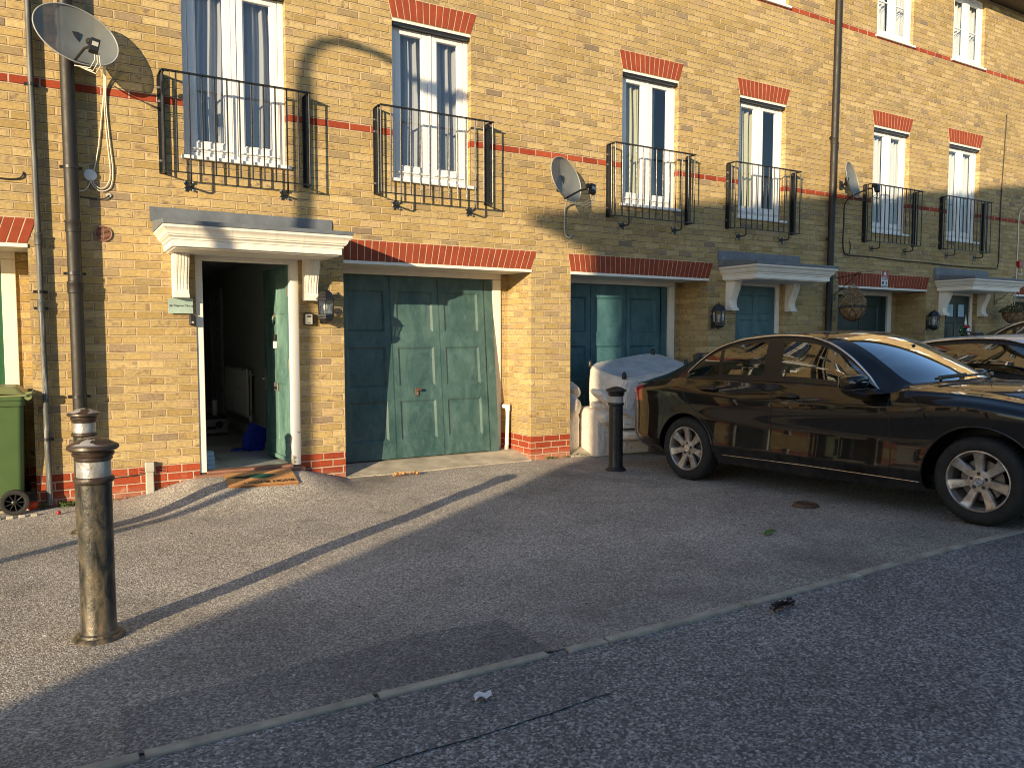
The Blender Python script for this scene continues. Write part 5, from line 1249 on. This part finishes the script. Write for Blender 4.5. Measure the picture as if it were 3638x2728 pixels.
ZCT = tab((-.9, 1.0), (-.42, 1.10), (-.3, 1.15), (.15, 1.385), (.36, 1.455), (.65, 1.495), (1.02, 1.50), (1.3, 1.478), (1.42, 1.442), (2.03, 1.052), (2.1, 1.036), (2.2, 1.03), (2.6, 1.005), (2.94, .95), (3.3, .84), (3.47, .70))
BOW = tab((-.9, -.02), (-.42, -.10), (.15, .03), (.5, 0), (1.1, .02), (1.42, .06), (2.03, .28), (2.2, .26), (3.0, .12), (3.47, .10))
SEG = [3, 5, 14, 18, 6, 8, 3, 12]
WX = tab((-.90, -1.11), (-.62, -.745), (0, 0), (.93, 1.075), (1.42, 1.59), (1.93, 2.12), (2.30, 2.48), (2.66, 2.842), (3.47, 3.68))
IX = tab((-1.11, -.90), (-.745, -.62), (0, 0), (1.075, .93), (1.59, 1.42), (2.12, 1.93), (2.48, 2.30), (2.842, 2.66), (3.68, 3.47))
def ctrl(s):
    w_ = PLAN(s) / .885
    z0, z1, z4, z5 = Z0T(s), Z1T(s), Z4T(s), Z5T(s); z6 = max(Z6T(s), z5 + .006); z7 = max(Z7T(s), z6 + .008)
    y6 = Y5T(s) - (z6 - z5) * .20 - .004; y7 = min(Y7T(s), y6 - .01)
    zm = z1 + (z4 - z1) * .55; zc = z1 + .075
    P = [(.79, z0), (.862, z1), (.886, zc), (.873, zm), (.887, z4), (Y5T(s), z5), (y6, z6), (y7, z7)]
    k = w_ if s < 0 or s > 2.4 else w_
    return [(y * k, z) for y, z in P]
def section(s):
    P = ctrl(s); rows = []
    for i in range(7):
        p0 = P[max(i - 1, 0)]; p1 = P[i]; p2 = P[i + 1]; p3 = P[min(i + 2, 7)]
        n = SEG[i]
        for k in range(n):
            t = k / n
            lin = [p1[j] + (p2[j] - p1[j]) * t for j in (0, 1)]
            if i in (2, 3, 4):
                if i == 4: p3 = (p2[0] + (p2[0] - p1[0]) * .8, p2[1] + (p2[1] - p1[1]) * .8)
                if i == 2: p0 = (p1[0] - .005, p1[1] - .06)
                cr = [.5 * ((2 * p1[j]) + (p2[j] - p0[j]) * t + (2 * p0[j] - 5 * p1[j] + 4 * p2[j] - p3[j]) * t * t + (-p0[j] + 3 * p1[j] - 3 * p2[j] + p3[j]) * t**3) for j in (0, 1)]
                lin = [.35 * lin[j] + .65 * cr[j] for j in (0, 1)]
            if i == 5: lin[0] += .022 * math.sin(math.pi * t) * max(0, P[6][1] - P[5][1]) / .41
            rows.append((WX(s), lin[0], lin[1]))
    zc = max(ZCT(s), P[7][1] + .004); bow = BOW(s)
    for k in range(SEG[7] + 1):
        t = k / SEG[7]; y = P[7][0] * (1 - t); z = P[7][1] + (zc - P[7][1]) * (1 - (1 - t) ** 2.2)
        rows.append((WX(s) + bow * (1 - (1 - t) ** 2), y, z))
    return rows
STN = sorted({round(-.90 + .02 * i, 4) for i in range(219)} | {0.01, .33, .37, .81, .975, 1.42, 2.03, -.42, .15, 1.885, -.885})
def wheel(parent, cx, cy, side, steer=0):
    R0 = .325; T = Matrix.Translation((cx, cy, .325)) @ Matrix.Diagonal((1.015, 1, 1.015, 1)) @ Matrix.Rotation(steer, 4, 'Z') @ Matrix.Diagonal((1, side, 1, 1))
    # o = depth from the outer face; outer face at y=+0 local, going inwards is -y
    def L(prof, n=64, g=None, mi=0):
        g = g or MB(); g.lathe([(r, -o) for r, o in prof], n, axis='y', T=T, mi=mi, cap=False); return g
    g = L([(.205, .20), (.26, .205), (.306, .185), (.320, .155), (.325, .11), (.324, .06), (.316, .030), (.303, .012), (.285, .004), (.262, .001), (.240, .004), (.226, .012), (.222, .022)])
    for k in range(54):
        a = k * 2 * math.pi / 54; c, s_ = math.cos(a), math.sin(a)
        g.tube([T @ Vector((.3255 * c, -.03, .3255 * s_)), T @ Vector((.3262 * math.cos(a + .03), -.08, .3262 * math.sin(a + .03))), T @ Vector((.3262 * math.cos(a + .02), -.16, .3262 * math.sin(a + .02)))], .003, 4)
    wv = g.build('wheel', 'tyre', parent, smooth='auto')
    g = L([(.224, .018), (.221, .006), (.214, .005), (.209, .012), (.205, .03), (.196, .06), (.192, .18), (.188, .18), (.190, .06)])
    for k in range(7):
        a = math.pi / 2 + k * 2 * math.pi / 7; c, s_ = math.cos(a), math.sin(a)
        pts = []
        for r, hw, o in ((.045, .027, .034), (.08, .027, .034), (.13, .030, .030), (.18, .036, .022), (.207, .042, .012)):
            for q in (-1, -.8, .8, 1):
                pts.append(T @ Vector((r * c - q * hw * s_, -(o + (.008 if abs(q) == 1 else 0)), r * s_ + q * hw * c)))
        m = len(pts)
        bk_ = [T @ Vector((r * c - q * hw * s_, -(o + .035), r * s_ + q * hw * c)) for r, hw, o in ((.045, .027, .034), (.08, .027, .034), (.13, .030, .030), (.18, .036, .022), (.207, .042, .012)) for q in (-1, 1)]
        fs = [(i * 4 + j, i * 4 + j + 1, i * 4 + j + 5, i * 4 + j + 4) for i in range(4) for j in range(3)]
        fs += [(i * 4, i * 4 + 4, m + i * 2 + 2, m + i * 2) for i in range(4)] + [(i * 4 + 3, m + i * 2 + 1, m + i * 2 + 3, i * 4 + 7) for i in range(4)]
        g.add(pts + bk_, fs)
    g.lathe([(.080, -.055), (.080, -.036), (.074, -.032), (.036, -.031), (.034, -.026), (.0001, -.024)], 40, axis='y', T=T)
    rm = g.build('rim', 'alloy', wv, smooth='auto', org=(0, 0, 0)); rm.data.set_sharp_from_angle(angle=R(14))
    for k in range(5):
        g = MB()
        a = math.pi / 2 + (k + .5) * 2 * math.pi / 5 + math.pi
        g.lathe([(.0125, -.045), (.0125, -.0285), (.007, -.0265), (.0001, -.029)], 10, c=(0, 0, 0), axis='y', T=T @ Matrix.Translation((.054 * math.cos(a), 0, .054 * math.sin(a))))
        g.build('wheel_bolt', 'trim', wv, org=(0, 0, 0))
    g = MB(); g.lathe([(.033, -.029), (.033, -.0215), (.029, -.0210), (.029, -.0235)], 32, axis='y', T=T)
    for k in range(3):
        a = math.pi / 2 + k * 2.0944; c, s_ = math.cos(a), math.sin(a)
        g.add([T @ Vector((x * c - y * s_, -.0200 if abs(y) < .001 else -.0235, x * s_ + y * c)) for x, y in ((0, -.006), (.028, 0), (0, .006), (0, 0))], [(0, 1, 3), (3, 1, 2)])
    g.build('hub_badge', 'chrome', wv, org=(0, 0, 0))
    g = MB(); g.lathe([(.15, -.10), (.15, -.09), (.06, -.088), (.06, -.10)], 40, axis='y', T=T); g.build('brake_disc', 'disc', wv, org=(0, 0, 0), smooth='auto')
    g = MB(); g.lathe([(.19, -.17), (.0001, -.168)], 30, axis='y', T=T); g.build('wheel_void', 'trim', wv, org=(0, 0, 0))
def car(loc, rz, pm, label, group='cars parked in front of the houses', coupe=False, glassm='carglass', scale=(1, 1, 1)):
    root = empty('parked_car', loc, label, 'car', group, rz=rz, local=True); root.scale = scale; root.rotation_euler.y = -R(2.057)
    secs = [section(s) for s in STN]; nr = len(secs[0]); NR = 2 * nr - 1
    V = []
    for sc_ in secs:
        right = [(x, -y, z) for x, y, z in sc_]; left = [(x, y, z) for x, y, z in sc_[:-1]][::-1]; V += right + left
    arches = [(0.0, .32, .378), (2.842, .32, .405)]
    V = [Vector(v) for v in V]
    for v in V:
        if v.z > .85: continue
        for cx, cz, r in arches:
            d = math.hypot(v.x - cx, v.z - cz)
            if abs(d - r) < .0125 and abs(v.y) > .5: f = r / d; v.x = cx + (v.x - cx) * f; v.z = cz + (v.z - cz) * f
    rowseg = [];
    for i, n in enumerate(SEG): rowseg += [(i, k) for k in range(n)]
    F = {}; allf = []
    ns = len(STN)
    wa, wb = 0.01, 1.885
    for i in range(ns - 1):
        sm = (STN[i] + STN[i + 1]) / 2
        for j in range(NR - 1):
            a, b, c, d = i * NR + j, i * NR + j + 1, (i + 1) * NR + j + 1, (i + 1) * NR + j
            jj = j if j < nr - 1 else NR - 2 - j
            seg, k = rowseg[jj]; cen = (V[a] + V[b] + V[c] + V[d]) / 4
            key = 'body'
            if seg <= 4 and any(math.hypot(cen.x - cx, cen.z - cz) < r for cx, cz, r in arches): continue
            if seg == 5 and wa < sm < wb:
                gap = Z6T(sm) - Z5T(sm); key = 'trim'
                if gap > .03 and 1 <= k <= 6:
                    if coupe: key = 'side_window' if not (.42 < sm < .46) else 'trim'
                    elif .81 < sm < .975 or .33 < sm < .37: key = 'trim'
                    else: key = 'side_window'
            if seg == 7:
                if 1.42 < sm < 2.03: key = 'windscreen' if k > 0 else 'trim'
                elif 2.03 < sm < 2.13: key = 'trim'
                elif -.42 < sm < .15: key = 'rear_window' if k > 0 else 'trim'
            if seg in (3, 4) and sm < -.565 and .80 < cen.z < .985: key = 'tail_lamp'
            if seg in (3, 4) and sm > 2.98 and .60 < cen.z < .82: key = 'headlamp'
            if key == 'body' and seg in (1, 2, 3, 4) and abs(cen.y) > .6:
                if .935 < sm < 2.0: key = 'front_door' + ('L' if cen.y > 0 else '')
                elif .40 < sm < .925 or (.02 < sm <= .40 and cen.z > .78): key = 'rear_door' + ('L' if cen.y > 0 else '')
            if key in ('side_window',): key += 'L' if cen.y > 0 else ''
            if key in ('tail_lamp', 'headlamp'): key += 'L' if cen.y > 0 else ''
            F.setdefault(key, []).append((a, b, c, d)); allf.append((a, b, c, d))
    F['body'].append(tuple(range(NR))[::-1]); F['body'].append(tuple(range((ns - 1) * NR, ns * NR)))
    N = [Vector((0, 0, 0)) for _ in V]
    for f in allf:
        n_ = (V[f[2]] - V[f[0]]).cross(V[f[3]] - V[f[1]])
        for q in f: N[q] += n_
    for k in range(len(N)):
        if N[k].length > 0: N[k].normalize()
    cen = Vector((1.2, 0, .7))
    sgn = sum(1 if N[k].dot(V[k] - cen) > 0 else -1 for k in range(0, len(V), 7)); 
    if sgn < 0: N = [-n_ for n_ in N]
    mats = {'body': pm, 'trim': 'trim', 'side_window': glassm, 'windscreen': 'screen', 'rear_window': glassm, 'tail_lamp': 'redlens', 'headlamp': 'clearlens', 'front_door': pm, 'rear_door': pm}
    body = None
    for key in ['body'] + [k for k in F if k != 'body']:
        if key not in F: continue
        used = sorted({q for f in F[key] for q in f}); ix = {q: n_ for n_, q in enumerate(used)}
        me = bpy.data.meshes.new(key); me.from_pydata([V[q] for q in used], [], [tuple(ix[q] for q in (f if sgn > 0 else f[::-1])) for f in F[key]])
        base = key[:-1] if key.endswith('L') else key
        nm = {'trim': 'window_trim'}.get(base, base)
        me.materials.append(M[mats[base]]); me.polygons.foreach_set('use_smooth', [True] * len(me.polygons))
        me.normals_split_custom_set_from_vertices([N[q] for q in used]); me.update()
        o = bpy.data.objects.new(nm, me); col.objects.link(o); o.parent = root; ORG[o.name] = Vector((0, 0, 0))
        if key == 'body': body = o
    # helpers on the side surface
    import bisect
    def ysurf(s, z, out=0.):
        rows = section(s)[:sum(SEG[:7])]
        for a, b in zip(rows, rows[1:]):
            if a[2] <= z <= b[2]: t = (z - a[2]) / max(b[2] - a[2], 1e-6); return a[1] + (b[1] - a[1]) * t + out
        return rows[-1][1]
    def line(name, pts, r, mat, side, out=0., n=6):
        fine = []
        for p, q in zip(pts, pts[1:]):
            m = max(1, int(math.dist(p, q) / .03))
            for k in range(m): fine.append((p[0] + (q[0] - p[0]) * k / m, p[1] + (q[1] - p[1]) * k / m))
        fine.append(pts[-1]); g = MB(); g.tube([(WX(s), side * ysurf(s, z, out), z) for s, z in fine], r, n); return g.build(name, mat, root, smooth=True)
    for side in (-1, 1):
        g = MB(); cs = [s for s in STN if -.02 <= s <= 1.92]
        P6 = [(s, ctrl(s)[6]) for s in cs]; g.tube([(WX(s), side * (p[0] + .004), p[1] + .004) for s, p in P6], .0095, 8); g.build('chrome_strip', 'chrome', root, smooth=True)
        g = MB(); g.tube([(WX(s), side * (ctrl(s)[5][0] + .003), ctrl(s)[5][1]) for s in cs], .008, 8); g.build('belt_moulding', 'trim', root, smooth=True)
        for pts in ([(.93, 1.035), (.925, .8), (.915, .55), (.93, .33)], [(1.94, .935), (1.985, .90), (2.0, .8), (2.012, .55), (2.005, .33)],
                    [(.0, 1.03), (.0, .95), (.012, .87), (.06, .79), (.17, .69), (.27, .58), (.345, .47), (.40, .36)], [(2.30, .78), (2.27, .86), (2.10, .945)]):
            line('shut_line', pts, .0048, 'trim', side, -.001)
        line('sill_strip', [(.40, .305), (1.2, .298), (2.24, .27)], .0035, 'chrome', side, .001)
        if side < 0: line('fuel_flap', [(-.245, .955), (-.10, .962), (-.085, .93), (-.09, .88), (-.12, .865), (-.22, .845), (-.245, .87), (-.245, .955)], .0022, 'trim', side, -.0005)
        for cx, cz, r in arches:
            a0, a1 = (-15, 190) if cx < 1 else (-10, 190)
            g = MB(); pts = []
            for k in range(44):
                a = R(a0 + (a1 - a0) * k / 43); s_, z_ = cx + r * math.cos(a), cz + r * math.sin(a)
                if z_ < Z0T(IX(s_)) + .01: continue
                pts.append((s_, side * (ysurf(IX(s_), z_) - .004), z_))
            g.tube(pts, .009, 8); g.build('arch_lip', pm, root, smooth=True)
            g = MB(); pts2 = [(cx + (r + .01) * math.cos(R(q)), cz + (r + .01) * math.sin(R(q))) for q in range(0, 181, 9)]
            vs = [(p[0], side * .845, p[1]) for p in pts2] + [(p[0], side * .52, p[1]) for p in pts2]; m = len(pts2)
            g.add(vs, [(k, k + 1, m + k + 1, m + k) for k in range(m - 1)] + [tuple(range(m, 2 * m))]); g.build('wheel_well', 'trim', root)
        # handles
        for s1, z0 in ((.22, .948), (1.14, .898)):
            s0 = s1; q0 = IX(s1 + .1)
            g = MB(); g.sphere((s0 + .10, side * (ysurf(q0, z0) - .012), z0 - .004), .10, 20, 10, sc=(1, .17, .42)); g.build('handle_recess', 'trim', root, smooth=True)
            g = MB(); g.tube([(s0 - .0, side * (ysurf(q0, z0) + .004), z0), (s0 + .03, side * (ysurf(q0, z0) + .028), z0 + .004), (s0 + .16, side * (ysurf(q0, z0) + .034), z0 + .002), (s0 + .215, side * (ysurf(q0, z0) + .004), z0 - .004)], .0145, 10, flat=.8); g.build('door_handle', pm, root, smooth=True)
        # mirror
        g = MB(); c0 = (1.955, side * 1.0, 1.045)
        vs = []; n, m = 28, 16
        def pw(v, p): return math.copysign(abs(v) ** p, v)
        for j in range(m + 1):
            ph = -math.pi / 2 + math.pi * j / m
            for i in range(n):
                th = 2 * math.pi * i / n; x = pw(math.cos(ph), .55) * pw(math.cos(th), .7); y = pw(math.cos(ph), .55) * pw(math.sin(th), .7); z = pw(math.sin(ph), .7)
                vs.append((c0[0] + x * .075 * (1 + .25 * z) + .03 * (1 if x > 0 else 0) * x, c0[1] + y * .12, c0[2] + z * .064 - .012 * abs(y)))
        g.add(vs, [(j * n + i, j * n + (i + 1) % n, (j + 1) * n + (i + 1) % n, (j + 1) * n + i) for j in range(m) for i in range(n)])
        mr = g.build('door_mirror', pm, root, smooth=True)
        g = MB(); g.box(1.91, 2.03, side * .885, side * 1.10, .972, .992); g.prism([(1.95, .985), (2.06, .985), (2.16, .95), (2.04, .935)], 'y', side * .79, side * .93); g.build('mirror_foot', 'trim', mr, bev=.006, org=(0, 0, 0))
        g = MB(); g.tube([(2.027, side * 1.112, 1.042), (2.055, side * 1.03, 1.045), (2.061, side * .92, 1.043)], .007, 6); g.build('mirror_indicator', 'clearlens', mr, org=(0, 0, 0), smooth=True)
        g = MB(); g.box(1.883, 1.889, side * .91, side * 1.09, 1.0, 1.09); g.build('mirror_glass', 'chrome', mr, org=(0, 0, 0))
        for cx, _, _r in arches: wheel(root, cx, side * .862, side)
    # cabin and underside
    g = MB(); g.box(-.7, 3.2, -.70, .70, .20, .30); g.box(.42, 2.2, -.76, .76, .22, .32); g.build('underbody', 'trim', root)
    g = MB(); g.box(-.35, 2.0, -.74, .74, .30, .36); g.box(1.75, 2.25, -.74, .74, .36, .98); g.box(-.45, -.35, -.70, .70, .36, 1.02); g.box(-.35, .02, -.70, .70, .9, 1.0); g.build('cabin_lining', 'trim', root)
    for x, y, bw in ((1.15, -.37, .24), (1.15, .37, .24), (.28, 0, .66)):
        g = MB(); g.box(x - .22, x + .28, y - bw, y + bw, .40, .58); T = Matrix.Translation((x - .25, 0, .55)) @ Matrix.Rotation(R(-16), 4, 'Y'); g.box(-.06, .06, y - bw, y + bw, 0, .55, T=T)
        for hy in ((y,) if bw < .5 else (-.38, .38)): g.box(-.04, .04, hy - .12, hy + .12, .59, .78, T=T); g.box(-.01, .01, hy - .04, hy + .04, .54, .6, T=T)
        g.build('seat', 'seat', root, bev=.03)
    g = MB(); g.tube([(1.62 + .06 * math.sin(a), -.37 + .18 * math.cos(a), .93 + .17 * math.sin(a)) for a in [k * .3142 for k in range(20)]], .012, 8, closed=True); g.build('steering_wheel', 'blackp', root, smooth=True)
    g = MB(); g.tube([(1.93, 0, 1.335), (1.86, 0, 1.32)], .012, 6); g.sphere((1.84, 0, 1.30), .10, 14, 8, sc=(.22, 1, .33)); g.build('rear_view_mirror', 'trim', root, smooth=True)
    def top(s, y):
        P = ctrl(s); t = 1 - abs(y) / P[7][0]; zc = max(ZCT(s), P[7][1] + .004)
        return (WX(s) + BOW(s) * (1 - (1 - t) ** 2), y, P[7][1] + (zc - P[7][1]) * (1 - (1 - t) ** 2.2))
    for y0, y1 in ((-.50, .08), (.05, .60)):
        g = MB(); pts = [Vector(top(2.045 - .03 * k / 8 - .02, y0 + (y1 - y0) * k / 8)) + Vector((.005, 0, .02)) for k in range(9)]; g.tube(pts, .010, 6); g.tube([pts[4] + Vector((.0, 0, .012)), pts[0] + Vector((.03, 0, .015)), pts[0] + Vector((.06, -.03, -.01))], .012, 6); g.build('wiper', 'trim', root, smooth='auto')
    for y in (-.34, -.66 + .06, .34, .6):
        pass
    for sd in (-1, 1):
        g = MB(); pts = [(s, sd * (.60 - .03 * (s - 2.15)) * PLAN(s) / .885, 0) for s in [2.12 + .06 * k for k in range(20)]]
        q = [Vector((p[0] + BOW(p[0]) * 0, p[1], 0)) for p in pts]
        g.tube([Vector(top(p[0], p[1] if abs(p[1]) < ctrl(p[0])[7][0] - .01 else sd * (ctrl(p[0])[7][0] - .01))) + Vector((0, 0, -.001)) for p in pts], .003, 5); g.build('bonnet_line', 'trim', root, smooth=True)
    return root
A_ = R(-86.3); Ux, Uy = math.cos(A_), math.sin(A_); Nx, Ny = math.sin(A_), -math.cos(A_)
def carpos(off, s): # off: lateral offset of the right wheel face from the black car's, s: shift forwards
    return (5.587 + (off - .866) * Nx + s * Ux, -1.869 + (off - .866) * Ny + s * Uy, max(0, s) * .0359)
c1 = car(carpos(0, 0), A_, 'cblack', 'black four door saloon parked nose towards the road in front of the sofas')
c2 = car(carpos(-2.62, .40), A_, 'csilver', 'white coupe parked just beyond the black saloon', coupe=True, scale=(1.06, 1, .965))
c3 = car(carpos(-5.5, .30), A_, 'cgrey', 'dark grey car just showing at the right edge beyond the white coupe', scale=(1.1, 1.02, 1.17))
